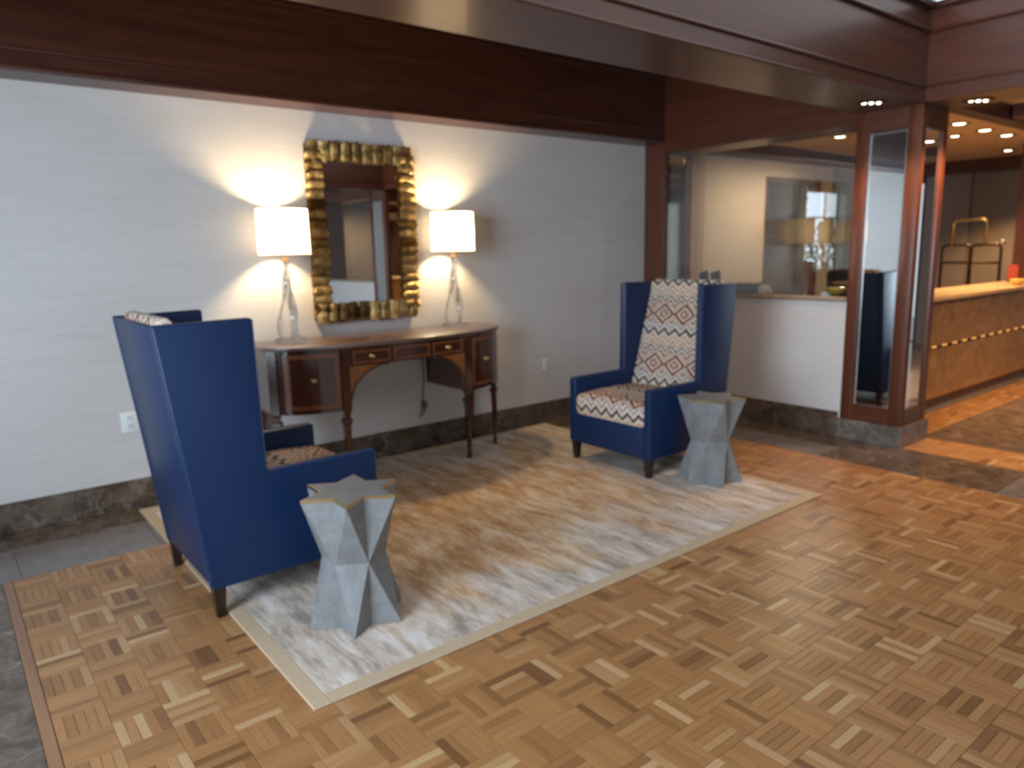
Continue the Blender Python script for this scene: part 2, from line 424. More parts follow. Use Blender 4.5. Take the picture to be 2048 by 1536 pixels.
def lathe(bm, prof, cx=0, cy=0, n=24, cap=True):
    rings = []
    for r, z in prof:
        rings.append([bm.verts.new((cx + r * math.cos(2 * PI * k / n), cy + r * math.sin(2 * PI * k / n), z)) for k in range(n)])
    for a, b in zip(rings, rings[1:]):
        for k in range(n):
            j = (k + 1) % n
            bm.faces.new((a[k], a[j], b[j], b[k]))
    if cap:
        bm.faces.new(list(reversed(rings[0]))); bm.faces.new(rings[-1])
def tube(bm, pts, r, n=8, closed=False):
    pts = [Vector(p) for p in pts]; rings = []
    m = len(pts); up = Vector((0.13, 0.21, 0.97))
    for i, p in enumerate(pts):
        if closed: t = pts[(i + 1) % m] - pts[i - 1]
        else: t = pts[min(i + 1, m - 1)] - pts[max(i - 1, 0)]
        t.normalize(); a = t.cross(up)
        if a.length < 1e-3: a = t.cross(Vector((1, 0, 0)))
        a.normalize(); b = t.cross(a)
        rr = r[i] if isinstance(r, (list, tuple)) else r
        rings.append([bm.verts.new(p + rr * (math.cos(2 * PI * k / n) * a + math.sin(2 * PI * k / n) * b)) for k in range(n)])
    rng = range(m if closed else m - 1)
    for i in rng:
        A, Bq = rings[i], rings[(i + 1) % m]
        for k in range(n):
            j = (k + 1) % n
            bm.faces.new((A[k], A[j], Bq[j], Bq[k]))
    if not closed:
        bm.faces.new(rings[0]); bm.faces.new(list(reversed(rings[-1])))
    bmesh.ops.recalc_face_normals(bm, faces=bm.faces[:])
def thing(name, label, cat, loc=(0, 0, 0), rotz=0, group=None, kind=None):
    o = bpy.data.objects.new(name, None); C.objects.link(o)
    o.empty_display_size = 0.1
    o.location = loc; o.rotation_euler = (0, 0, rotz)
    return tag(o, label, cat, group, kind)
def tag(o, label, cat=None, group=None, kind=None):
    if label: o['label'] = label
    if cat: o['category'] = cat
    if group: o['group'] = group
    if kind: o['kind'] = kind
    return o
def S(o, label):   # a piece of the setting
    o['kind'] = 'structure'; o['label'] = label; return o
def struct_empty(name, label, loc=(0, 0, 0)):
    o = bpy.data.objects.new(name, None); C.objects.link(o); o.location = loc
    return S(o, label)
def dup(root, loc, rotz, label, group=None):
    r = root.copy(); C.objects.link(r); r.location = loc; r.rotation_euler = (0, 0, rotz); r['label'] = label
    if group: r['group'] = group
    for ch in list(root.children):
        c = ch.copy(); C.objects.link(c); c.parent = r
        for g in ch.children:
            d = g.copy(); C.objects.link(d); d.parent = c
    return r

# ================================================================== LARGE STRUCTURE
XW = 5.50; YW = 4.83
CX1 = 5.92            # column far side
# ---- floor
PQ = 0.1525; SW = PQ / 5
floor = S(B('floor', -3.2, 12.0, -4.9, 8.4, -0.12, -0.012, MT['parquet_joint']), 'floor of basket-weave oak parquet with brown and grey marble borders')
rects_pq = [(0.14, 4.88, -4.7, 4.05)]
def in_view(x, y):
    d = Vector((x, y, -1.5)); z = d.dot(F_)
    if z < 0.3: return False
    px = 1024 + 1456.57 * d.dot(R_) / z; py = 768 - 1456.57 * d.dot(U_) / z
    return -60 < px < 2108 and -60 < py < 1596
def under_rug(x, y): return 0.95 < x < 3.97 and 2.27 < y < 4.6
slat_me = {}
def slat_mesh(horiz):
    lx, ly = (PQ, SW) if horiz else (SW, PQ)
    g = 0.0006
    bm = bmesh.new(); uvl = bm.loops.layers.uv.new('UVMap')
    slat_geo(bm, uvl, -lx / 2 + g, lx / 2 - g, -ly / 2 + g, ly / 2 - g, horiz)
    me = bpy.data.meshes.new('parquet_slat'); bm.to_mesh(me); bm.free(); me.materials.append(MT['parquet']); return me
def slat_geo(bm, uvl, x0, x1, y0, y1, horiz, z=0.0):
    c = 0.0012; zb = -0.012
    lo = [(x0, y0), (x1, y0), (x1, y1), (x0, y1)]
    hi = [(x0 + c, y0 + c), (x1 - c, y0 + c), (x1 - c, y1 - c), (x0 + c, y1 - c)]
    a = [bm.verts.new((p[0], p[1], zb)) for p in lo]
    m_ = [bm.verts.new((p[0], p[1], z - 0.001)) for p in lo]
    t = [bm.verts.new((p[0], p[1], z)) for p in hi]
    fs = [bm.faces.new(t)]
    for i in range(4):
        j = (i + 1) % 4
        fs.append(bm.faces.new((m_[i], m_[j], t[j], t[i]))); fs.append(bm.faces.new((a[i], a[j], m_[j], m_[i])))
    for f in fs:
        for l in f.loops:
            co = l.vert.co
            l[uvl].uv = (co.x, co.y) if horiz else (co.y, co.x)
slats = []
x0, x1, y0, y1 = rects_pq[0]
nx = int((x1 - x0) / PQ) + 1; ny = int((y1 - y0) / PQ) + 2
YTOP = 4.05
for i in range(nx):
    for j in range(ny):
        bx = x0 + i * PQ; by = YTOP - (j + 1) * PQ
        hz = (i + j) % 2 == 0
        cx, cy = bx + PQ / 2, by + PQ / 2
        if under_rug(cx, cy): continue
        if cy < -4.6: continue
        for k in range(5):
            if hz: rx0, rx1, ry0, ry1 = bx, bx + PQ, by + k * SW, by + (k + 1) * SW
            else: rx0, rx1, ry0, ry1 = bx + k * SW, bx + (k + 1) * SW, by, by + PQ
            rx1 = min(rx1, x1)
            if rx1 - rx0 < 0.008: continue
            slats.append((rx0, rx1, ry0, ry1, hz))
def full(s): return (s[1] - s[0]) > 0.9 * (PQ if s[4] else SW)
vis = [s for s in slats if in_view((s[0] + s[1]) / 2, (s[2] + s[3]) / 2) and full(s)]
vis.sort(key=lambda s: ((s[0] + s[1]) / 2) ** 2 + ((s[2] + s[3]) / 2) ** 2)
near = set(vis[:300])
slat_me = {True: slat_mesh(True), False: slat_mesh(False)}
for s in vis[:300]:
    o = bpy.data.objects.new('parquet_slat', slat_me[s[4]]); C.objects.link(o)
    o.location = ((s[0] + s[1]) / 2, (s[2] + s[3]) / 2, 0.0); o.parent = floor
bm = bmesh.new(); uvl = bm.loops.layers.uv.new('UVMap')
g = 0.0006
for s in slats:
    if s in near: continue
    slat_geo(bm, uvl, s[0] + g, s[1] - g, s[2] + g, s[3] - g, s[4])
# the narrow parquet bands round the column and along the reception counter
def band(ax0, ax1, ay0, ay1, alongx):
    n = int(round(((ax1 - ax0) if alongx else (ay1 - ay0)) / PQ)); m = int(round(((ay1 - ay0) if alongx else (ax1 - ax0)) / PQ))
    for i in range(n):
        for j in range(m):
            bx = ax0 + (i if alongx else j) * PQ; by = ay0 + (j if alongx else i) * PQ
            hz = (i + j) % 2 == 0
            for k in range(5):
                if hz: slat_geo(bm, uvl, bx + g, bx + PQ - g, by + k * SW + g, by + (k + 1) * SW - g, True)
                else: slat_geo(bm, uvl, bx + k * SW + g, bx + (k + 1) * SW - g, by + g, by + PQ - g, False)
band(XW, XW + 3 * PQ, -2.55, 2.33, False)
band(XW + 3 * PQ, XW + 3 * PQ + 38 * PQ, 2.36, 2.36 + 2 * PQ, True)
pf = obj('parquet_field', bm, MT['parquet'], floor); pf['kind'] = 'stuff'
def slab_row(name, x0, x1, y0, y1, m, alongx, step=0.61, z=0.0):
    a0, a1 = (x0, x1) if alongx else (y0, y1)
    n = max(1, int(round((a1 - a0) / step)))
    for i in range(n):
        p, q = a0 + (a1 - a0) * i / n + 0.0008, a0 + (a1 - a0) * (i + 1) / n - 0.0008
        if alongx: B(name, p, q, y0 + 0.0008, y1 - 0.0008, -0.012, z, m, floor, 0.001)
        else: B(name, x0 + 0.0008, x1 - 0.0008, p, q, -0.012, z, m, floor, 0.001)
slab_row('brown_marble_tile', -3.1, 5.20, 4.515, 4.83, MT['marble_brown'], True)
slab_row('grey_marble_tile', -0.45, 5.20, 4.052, 4.513, MT['marble_grey'], True)
slab_row('brown_marble_tile', 5.21, 5.5, 2.62, 4.83, MT['marble_brown'], False)
slab_row('grey_marble_tile', 4.885, 5.205, 2.62, 4.05, MT['marble_grey'], False)
slab_row('brown_marble_tile', 4.885, 5.495, 1.50, 2.615, MT['marble_brown'], False, 0.56)
slab_row('grey_marble_tile', 4.885, 5.495, -2.5, 1.495, MT['marble_grey'], False)
slab_row('brown_marble_tile', -0.45, 0.10, -4.7, 4.05, MT['marble_brown'], False, 0.6)
slab_row('grey_marble_tile', -3.1, -0.46, -4.7, 4.5, MT['marble_grey'], False, 1.2)
xb = XW + 3 * PQ
for i in range(8):
    B('brown_marble_tile', xb + 0.001 + i * 0.70, xb - 0.001 + (i + 1) * 0.70, 1.66, 2.358, -0.012, 0.0, MT['marble_brown'], floor, 0.001)
    B('grey_marble_tile', xb + 0.001 + i * 0.70, xb - 0.001 + (i + 1) * 0.70, 0.95, 1.658, -0.012, 0.0, MT['marble_grey'], floor, 0.001)
B('brown_marble_tile', xb, 11.6, -4.7, 0.948, -0.012, 0.0, MT['marble_brown'], floor)
B('wood_border_strip', 0.101, 0.138, -4.7, 4.05, -0.012, 0.0005, MT['border_wood'], floor, 0.001)
B('office_floor', 5.93, 11.6, 2.67, 8.3, -0.012, 0.0, MT['marble_grey'], floor)

# ---- left (main) wall with its marble skirting
wl = S(B('wall_left', -3.2, XW, YW, YW + 0.14, 0, 3.15, MT['wallpaper']), 'pale grey grasscloth wall behind the console table')
bl = struct_empty('baseboard_left', 'brown veined marble skirting along the grasscloth wall')
n = 12
for i in range(n):
    a = -1.97 + (XW + 1.97) * i / n; b_ = -1.97 + (XW + 1.97) * (i + 1) / n
    B('marble_slab', a + 0.0007, b_ - 0.0007, YW - 0.018, YW - 0.0005, 0.0, 0.17, MT['marble_brown'], bl, 0.0015)
# fascia above the main wall
fa = struct_empty('trim_1', 'dark mahogany fascia panel above the grasscloth wall')
B('fascia_board', -1.97, XW - 0.001, 4.60, YW - 0.001, 2.45, 3.10, MT['wood_x'], fa)
B('lower_moulding', -1.97, XW - 0.002, 4.588, 4.61, 2.45, 2.485, MT['wood_x'], fa, 0.006, 2)
B('bead_moulding', -1.97, XW - 0.002, 4.592, 4.61, 2.552, 2.566, MT['wood_x'], fa, 0.005, 2)
B('upper_moulding', -1.97, XW - 0.002, 4.585, 4.61, 3.00, 3.03, MT['wood_x'], fa, 0.006, 2)

# ---- right wall (plane x = 5.5) with pilaster, pass-through opening, low wall
def pass_wall(yn, yf, name, labels, far_pier=None):
    """low papered wall with ledge, header above, between yn (near) and yf"""
    w = struct_empty(name, labels[0])
    B('low_wall', XW, CX1, yn, yf, 0, 1.065, MT['wallpaper'], w)
    B('ledge_edge', XW - 0.012, XW + 0.02, yn, yf, 1.062, 1.098, MT['trim_tan'], w, 0.004, 2)
    B('ledge', XW + 0.02, CX1, yn, yf, 1.065, 1.10, MT['granite'], w)
    B('header_beam', XW, CX1, yn, yf, 2.37, 3.10, MT['wood_y'], w)
    B('header_trim', XW - 0.008, XW + 0.012, yn, yf, 2.362, 2.39, MT['wood_y'], w, 0.004)
    for gx in (0.040, 0.255): B('glass_pane', XW + gx, XW + gx + 0.006, yn, yf, 1.10, 2.37, MT['pane'], w)
    return w
wr = pass_wall(2.79, 4.60, 'wall_right', ['low grasscloth wall with glazed opening and mahogany header above'])
pier = struct_empty('wall_right_pier', 'narrow mahogany pilaster in the corner beside the glazed opening')
B('pilaster', XW, CX1, 4.60, YW - 0.002, 0, 3.10, MT['wood_z'], pier)
B('dark_mirror', XW + 0.06, XW + 0.30, 4.592, 4.602, 1.101, 2.36, MT['mirror_dark'], pier)
B('mirror_stile', XW + 0.30, XW + 0.37, 4.585, 4.602, 1.101, 2.36, MT['wood_z'], pier, 0.003)
B('corner_bead', XW - 0.006, XW + 0.014, 4.59, 4.612, 1.10, 2.37, MT['wood_z'], pier, 0.004)
br = struct_empty('baseboard_right', 'brown veined marble skirting below the glazed opening')
for i in range(4):
    a = 2.801 + (4.81 - 2.801) * i / 4; b_ = 2.801 + (4.81 - 2.801) * (i + 1) / 4
    B('marble_slab', XW - 0.018, XW - 0.0005, a + 0.0007, b_ - 0.0007, 0, 0.20, MT['marble_brown'], br, 0.0015)
wr2 = pass_wall(-2.6, -0.80, 'wall_right_far', ['second low grasscloth wall with glazed opening, seen in the console mirror'])

# ---- mirrored columns
def column(y0, y1, name, label):
    c = struct_empty(name, label)
    ct = 0.03
    # core and plinth
    B('core', XW + ct, CX1 - ct, y0 + ct, y1 - ct, 0.0, 3.10, MT['wood_z'], c)
    bm = bmesh.new()
    box(bm, XW - 0.022, CX1 + 0.022, y0 - 0.022, y1 + 0.01, 0.0, 0.155, 0.002)
    obj('marble_plinth', bm, MT['marble_plinth'], c)
    zb, zt = 0.156, 2.44
    zm0, zm1 = 0.275, 2.285
    # face -x
    fw = 0.095
    B('stile', XW, XW + ct, y0, y0 + fw, zb, zt, MT['wood_z'], c, 0.004, 2)
    B('stile', XW, XW + ct, y1 - fw, y1, zb, zt, MT['wood_z'], c, 0.004, 2)
    B('rail', XW, XW + ct, y0 + fw, y1 - fw, zb, zm0, MT['wood_y'], c, 0.003)
    B('rail', XW, XW + ct, y0 + fw, y1 - fw, zm1, zt, MT['wood_y'], c, 0.003)
    B('mirror_panel', XW + 0.016, XW + 0.02, y0 + fw, y1 - fw, zm0, zm1, MT['mirror'], c)
    bm = bmesh.new()
    for (a, b_, p, q) in ((y0 + fw, y0 + fw + 0.012, zm0, zm1), (y1 - fw - 0.012, y1 - fw, zm0, zm1), (y0 + fw + 0.012, y1 - fw - 0.012, zm0, zm0 + 0.012), (y0 + fw + 0.012, y1 - fw - 0.012, zm1 - 0.012, zm1)):
        box(bm, XW + 0.008, XW + 0.0165, a, b_, p, q, 0.002)
    obj('mirror_bead', bm, MT['chrome'], c)
    # face -y and +y
    for yy, sgn in ((y0, 1), (y1, -1)):
        ya, yb = (yy, yy + ct) if sgn > 0 else (yy - ct, yy)
        B('stile', XW + ct, XW + 0.07, ya, yb, zb, zt, MT['wood_z'], c, 0.004, 2)
        B('stile', CX1 - 0.07, CX1, ya, yb, zb, zt, MT['wood_z'], c, 0.004, 2)
        B('rail', XW + 0.07, CX1 - 0.07, ya, yb, zb, zm0, MT['wood_x'], c, 0.003)
        B('rail', XW + 0.07, CX1 - 0.07, ya, yb, zm1, zt, MT['wood_x'], c, 0.003)
        ym = yy + sgn * 0.016
        B('mirror_panel', XW + 0.07, CX1 - 0.07, min(ym, ym + sgn * 0.004), max(ym, ym + sgn * 0.004), zm0, zm1, MT['mirror'], c)
    return c
column(2.33, 2.79, 'column', 'mahogany column with tall mirror panels on a brown marble plinth')
column(-0.80, -0.33, 'column', 'farther mirrored column, seen only as a reflection in the console mirror')

# ---- ceiling: alcove, beams, skylight well
S(B('ceiling', -3.2, XW - 0.002, 2.79, YW, 3.101, 3.2, MT['wood_x']), 'dark wood ceiling of the alcove behind the beam')
def beam_x(y0, y1, name, label, well_side):
    c = struct_empty(name, label)
    B('beam', -1.97, XW - 0.002, y0, y1, 2.44, 3.099, MT['wood_x'], c)
    # mouldings on the alcove side and on the well side
    for yy, sg in ((y0, -1), (y1, 1)):
        for z0, z1, d in ((2.44, 2.455, 0.014), (2.535, 2.552, 0.016)):
            a, b_ = sorted((yy, yy + sg * d))
            B('moulding', -1.97, XW - 0.002, a, b_, z0, z1, MT['wood_x'], c, 0.004, 2)
        a, b_ = sorted((yy, yy + sg * 0.03))
        B('moulding', -1.97, XW - 0.002, a, b_, 2.885, 2.91, MT['wood_x'], c, 0.005, 2)
        a, b_ = sorted((yy, yy + sg * 0.05))
        B('moulding', -1.97, XW - 0.002, a, b_, 3.03, 3.05, MT['wood_x'], c, 0.005, 2)
    return c
beam_x(2.33, 2.79, 'trim_2', 'broad mahogany ceiling beam running above the rug to the mirrored column', -1)
beam_x(-0.80, -0.33, 'trim_3', 'second mahogany ceiling beam closing the skylight well behind the camera', 1)
c = struct_empty('trim_4', 'mahogany ceiling beam running from the mirrored column over the reception entrance')
B('beam', XW, CX1, -0.33, 2.33, 2.44, 3.099, MT['wood_y'], c)
for z0, z1, d in ((2.44, 2.455, 0.014), (2.535, 2.552, 0.016), (2.885, 2.91, 0.03), (3.03, 3.05, 0.05)):
    B('moulding', XW - d, XW, -0.33, 2.33, z0, z1, MT['wood_y'], c, 0.004, 2)
B('moulding', CX1, CX1 + 0.014, -0.33, 2.33, 2.44, 2.46, MT['wood_y'], c, 0.004, 2)
# skylight: glowing diffuser panels in a mahogany grid
sk = struct_empty('window_1', 'white glowing skylight in the deep ceiling well')
nxp, nyp = 5, 2
sx0, sx1, sy0, sy1 = -0.6, 5.45, -0.28, 2.28
for i in range(nxp):
    for j in range(nyp):
        a = sx0 + (sx1 - sx0) * i / nxp; b_ = sx0 + (sx1 - sx0) * (i + 1) / nxp
        p = sy0 + (sy1 - sy0) * j / nyp; q = sy0 + (sy1 - sy0) * (j + 1) / nyp
        B('diffuser_panel', a + 0.012, b_ - 0.012, p + 0.012, q - 0.012, 3.06, 3.066, MT['skylight'], sk)
bm = bmesh.new()
for i in range(1, nxp):
    a = sx0 + (sx1 - sx0) * i / nxp; box(bm, a - 0.012, a + 0.012, sy0, sy1, 3.052, 3.07)
for k, (a, b_) in enumerate(((sy0, sy0 + 0.012), ((sy0 + sy1) / 2 - 0.012, (sy0 + sy1) / 2 + 0.012), (sy1 - 0.012, sy1))):
    for i in range(nxp):
        xa = sx0 + (sx1 - sx0) * i / nxp; xb_ = sx0 + (sx1 - sx0) * (i + 1) / nxp
        box(bm, xa + 0.013, xb_ - 0.013, a, b_, 3.052, 3.07)
obj('glazing_bars', bm, MT['white_paint'], sk)
S(B('ceiling', -3.2, XW, -0.33, 2.33, 3.101, 3.2, MT['wood_x']), 'dark wood deck above the skylight well')
S(B('ceiling', -3.2, XW, -4.9, -0.80, 3.101, 3.2, MT['wood_x']), 'dark wood ceiling behind the camera')

# ---- outer walls of the hall, behind the camera
w = struct_empty('wall_front', 'papered wall behind the camera with a tall window')
B('wall_panel', -3.2, -2.2, -4.9, -4.78, 0, 3.1, MT['wallpaper'], w)
B('wall_panel', 3.0, XW + 0.4, -4.9, -4.78, 0, 3.1, MT['wallpaper'], w)
B('wall_panel', -2.2, 3.0, -4.9, -4.78, 2.6, 3.1, MT['wood_x'], w)
B('wall_panel', -2.2, 3.0, -4.9, -4.78, 0, 0.4, MT['wallpaper'], w)
w = struct_empty('wall_window_side', 'wall at the left of the hall with a wide window')
B('wall_panel', -2.12, -2.0, -4.9, -2.3, 0, 3.1, MT['wallpaper'], w)
B('wall_panel', -2.12, -2.0, 4.45, YW, 0, 3.1, MT['wallpaper'], w)
B('wall_panel', -2.12, -2.0, -2.3, 4.45, 2.6, 3.1, MT['wood_y'], w)
B('wall_panel', -2.12, -2.0, -2.3, 4.45, 0, 0.35, MT['wallpaper'], w)
wl_ = struct_empty('window_3', 'wide window with dark wooden bars in the left end wall, seen only in reflections')
for k in range(11):
    y = -2.3 + 6.75 * k / 10
    B('window_mullion', -2.09, -2.03, y - 0.022, y + 0.022, 0.35, 2.6, MT['wood_z'], wl_)
bm = bmesh.new()
for k in range(10):
    ya = -2.3 + 6.75 * k / 10 + 0.0225; yb_ = -2.3 + 6.75 * (k + 1) / 10 - 0.0225
    for z in (0.35, 0.95, 1.45, 1.98, 2.57): box(bm, -2.085, -2.035, ya, yb_, z, z + 0.03)
obj('window_bars', bm, MT['wood_y'], wl_)
rg_ = random.Random(5); bm = bmesh.new()
for k in range(1300):
    c_ = Vector((-2.32 + rg_.uniform(-0.1, 0.1), rg_.uniform(1.5, 3.4), rg_.uniform(0.3, 1.85)))
    q = Matrix.Translation(c_) @ Matrix.Rotation(rg_.uniform(0, 6.28), 4, 'Z') @ Matrix.Rotation(rg_.uniform(0.2, 1.4), 4, 'Y')
    v = [bm.verts.new(q @ Vector(p)) for p in ((-0.06, 0, 0), (0, -0.03, 0.01), (0.06, 0, 0), (0, 0.03, 0.01))]
    bm.faces.new(v)
o = obj('foliage', bm, MT['leaf']); tag(o, 'green shrub leaves outside the barred left window, seen in the mirrors', 'foliage', None, 'stuff')
S(B('wall_right_end', XW, CX1, -4.78, -2.6, 0, 3.1, MT['wood_z']), 'mahogany wall end behind the camera')

# ================================================================== RECEPTION AND OFFICE SHELL (x > 5.92)
# continuing grasscloth wall plane, now the office back wall
wo = struct_empty('wall_back', 'beige back wall of the office behind the glazed opening, with a doorway')
B('wall_panel', 5.90, 7.53, YW, YW + 0.14, 0, 2.46, MT['office_wall'], wo)
B('wall_panel', 7.53, 8.72, YW, YW + 0.14, 2.27, 2.46, MT['office_wall'], wo)
B('wall_panel', 8.72, 8.98, YW, YW + 0.14, 0, 2.46, MT['office_wall'], wo)
B('wall_header', 5.93, 11.55, YW - 0.03, YW + 0.14, 2.43, 2.62, MT['wood_x'], wo)
B('wall_header', 8.98, 11.55, YW, YW + 0.14, 2.30, 2.46, MT['wood_x'], wo)
B('dark_wall_strip', 5.93, 6.36, YW - 0.05, YW, 0, 2.43, MT['office_wall_dark'], wo)  # thin strip in a darker tan at the wall's left end
dr = struct_empty('door_1', 'doorway in the office back wall with reddish wood casing')
B('door_casing', 7.53, 7.57, YW + 0.001, YW + 0.13, 0, 2.27, MT['wood_z'], dr)
B('door_casing', 8.64, 8.72, YW + 0.001, YW + 0.13, 0, 2.27, MT['wood_z'], dr)
B('door_casing', 7.57, 8.64, YW + 0.001, YW + 0.13, 2.22, 2.27, MT['wood_x'], dr)
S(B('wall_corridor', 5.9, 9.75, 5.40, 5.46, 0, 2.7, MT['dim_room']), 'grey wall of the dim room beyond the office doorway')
S(B('ceiling', 5.93, 11.7, YW + 0.14, 8.3, 2.62, 2.7, MT['ceil']), 'ceiling of the corridor behind the office')
S(B('ceiling', CX1, 11.7, -4.9, YW + 0.14, 2.605, 2.7, MT['ceil']), 'beige reception and office ceiling with recessed downlights')
S(B('wall_corridor_end', 5.9, 11.7, 8.3, 8.4, 0, 2.7, MT['office_wall_dark']), 'end wall of the corridor behind the office')
# far wall x = 11.6
wf = struct_empty('wall_far', 'taupe far wall of the reception with a dark cornice band')
B('wall_panel', 11.6, 11.7, -0.1, 4.17, 0, 2.605, MT['far_wall'], wf)
B('wall_panel', 11.52, 11.7, 4.17, 5.60, 0, 2.605, MT['far_wall'], wf)
B('wall_panel', 11.6, 11.7, -4.9, -1.3, 0, 2.605, MT['far_wall'], wf)
B('wall_panel', 11.6, 11.7, -1.3, -0.1, 2.35, 2.605, MT['wood_y'], wf)
B('wall_panel', 11.6, 11.7, 6.45, 8.3, 0, 2.605, MT['office_wall_dark'], wf)
B('wall_panel', 11.6, 11.7, 5.60, 6.45, 0, 2.605, MT['wood_y'], wf)
B('cornice_band', 11.44, 11.6, -4.9, 4.83, 2.43, 2.604, MT['wood_y'], wf)
# entrance glazing in the far wall
we = struct_empty('window_2', 'tall entrance glazing in the far reception wall, seen reflected in the column mirror')
for a in (-1.3, -0.7, -0.14): B('window_mullion', 11.6, 11.66, a, a + 0.04, 0, 2.35, MT['wood_z'], we)
for a, b_ in ((-1.26, -0.7), (-0.66, -0.14)): B('pane', 11.628, 11.632, a, b_, 0, 2.35, MT['pane'], we)
S(B('wall_reception_front', CX1, 11.7, -4.9, -4.8, 0, 2.7, MT['office_wall_dark']), 'tan wall of the second office behind the camera')
# wooden post at the end of the counter
po = struct_empty('trim_5', 'mahogany post at the far end of the reception counter')
B('post', 10.0, 10.3, 2.60, 3.12, 0, 2.604, MT['wood_z'], po, 0.006)
B('post_base', 9.98, 10.32, 2.58, 3.14, 0, 0.14, MT['marble_brown'], po, 0.004)
# ceiling ribs over the reception
for i, (xa, xb_) in enumerate(((7.2, 7.32), (9.5, 9.62))):
    S(B('trim_%d' % (6 + i), xa, xb_, -4.8, 2.35, 2.50, 2.604, MT['wood_y'], None, 0.004), ['mahogany ceiling rib nearer the mirrored column, over the reception', 'mahogany ceiling rib farther from the mirrored column, over the reception'][i])
S(B('trim_8', CX1, 11.5, 2.36, 2.50, 2.48, 2.604, MT['wood_x'], None, 0.004), 'mahogany soffit edge along the ceiling above the counter front')

# ================================================================== LIGHT FITTINGS
def downlight(x, y, z, r, power, label, group, triple=False, col=(1.0, 0.60, 0.29), cone=105):
    t = thing('downlight', label, 'ceiling light', (x, y, z), 0, group)
    bm = bmesh.new()
    lathe(bm, [(r, 0.0), (r + 0.022, -0.001), (r + 0.024, -0.006), (r + 0.004, -0.010), (r, -0.006), (r - 0.01, -0.002), (r, 0.0)], n=24, cap=False)
    obj('trim_ring', bm, MT['bronze'] if triple else MT['chrome'], t, smooth=True)
    bm = bmesh.new()
    if triple:
        for k in (-1, 0, 1):
            lathe(bm, [(0.0005, -0.012), (0.010, -0.010), (0.014, -0.006), (0.014, -0.0015), (0.0005, -0.001)], cx=k * 0.05 * 0.78, cy=-k * 0.05 * 0.62, n=12)
    else:
        lathe(bm, [(0.0005, -0.012), (r * 0.55, -0.010), (r * 0.75, -0.004), (r * 0.75, -0.0015), (0.0005, -0.001)], n=16)
    obj('lit_lens', bm, MT['bulb'], t, smooth=True)
    d = bpy.data.lights.new('downlight_beam', 'SPOT'); d.energy = power; d.color = col
    d.spot_size = math.radians(cone); d.spot_blend = 0.7; d.shadow_soft_size = 0.04
    o = bpy.data.objects.new('downlight_beam', d); C.objects.link(o); o.location = (x, y, z - 0.04)
    return t
downlight(5.16, 2.53, 2.4395, 0.075, 55, 'triple-bulb downlight in the beam underside beside the mirrored column top', 'beam downlights', True)
downlight(5.73, 2.08, 2.4395, 0.075, 110, 'triple-bulb downlight under the entrance beam, right of the mirrored column', 'beam downlights', True)
wg = 'downlights in the reception and office ceiling'
downlight(7.86, 3.00, 2.6045, 0.07, 150, 'first of the row of downlights above the counter, nearest the column', wg)
downlight(8.55, 3.02, 2.6045, 0.07, 150, 'second downlight from the column in the row above the counter', wg)
downlight(9.18, 3.03, 2.6045, 0.07, 90, 'third downlight from the column in the row above the counter', wg)
downlight(8.72, 3.36, 2.6045, 0.055, 18, 'small amber downlight just below the first of the counter row', wg)
downlight(10.70, 3.50, 2.6045, 0.06, 260, 'farthest low downlight in front of the dark cornice', wg)
downlight(7.64, 4.05, 2.6045, 0.07, 75, 'bright downlight seen through the glazed opening, nearer the column', wg, col=(1.0, 0.8, 0.58), cone=165)
downlight(6.98, 4.00, 2.6045, 0.07, 60, 'faint downlight seen through the glazed opening, tucked under the header', wg, col=(1.0, 0.8, 0.58), cone=165)
downlight(7.4, 1.2, 2.6045, 0.07, 300, 'downlight over the reception floor, outside the photographed view', wg)
downlight(8.9, 1.0, 2.6045, 0.07, 300, 'downlight over the marble floor before the counter, outside the photographed view', wg)

downlight(6.9, -3.7, 2.6045, 0.07, 150, 'unseen downlight added to brighten the second office wall behind the camera', wg, col=(1.0, 0.8, 0.6), cone=172)  # added lamp, brightens the tan wall reflected in the console mirror
# ================================================================== RUG
RT = 0.010
rg = thing('area_rug', 'large tan and grey streaked rug with beige binding under the two armchairs', 'rug', (2.46, 3.43, 0))
RX0, RX1, RY0, RY1 = 0.83, 4.09, 2.15, 4.71
bw = 0.065
bm = bmesh.new(); box(bm, RX0 + bw - 2.46, RX1 - bw - 2.46, RY0 + bw - 3.43, RY1 - bw - 3.43, 0.001, RT - 0.0002, 0.002); obj('pile', bm, MT['rug'], rg)
for nm, a, b_, p, q in (('binding', RX0, RX0 + bw, RY0, RY1), ('binding', RX1 - bw, RX1, RY0, RY1), ('binding', RX0 + bw, RX1 - bw, RY0, RY0 + bw), ('binding', RX0 + bw, RX1 - bw, RY1 - bw, RY1)):
    bm = bmesh.new(); box(bm, a - 2.46, b_ - 2.46, p - 3.43, q - 3.43, 0.001, RT - 0.0002, 0.003, 2); obj(nm, bm, MT['rug_binding'], rg)

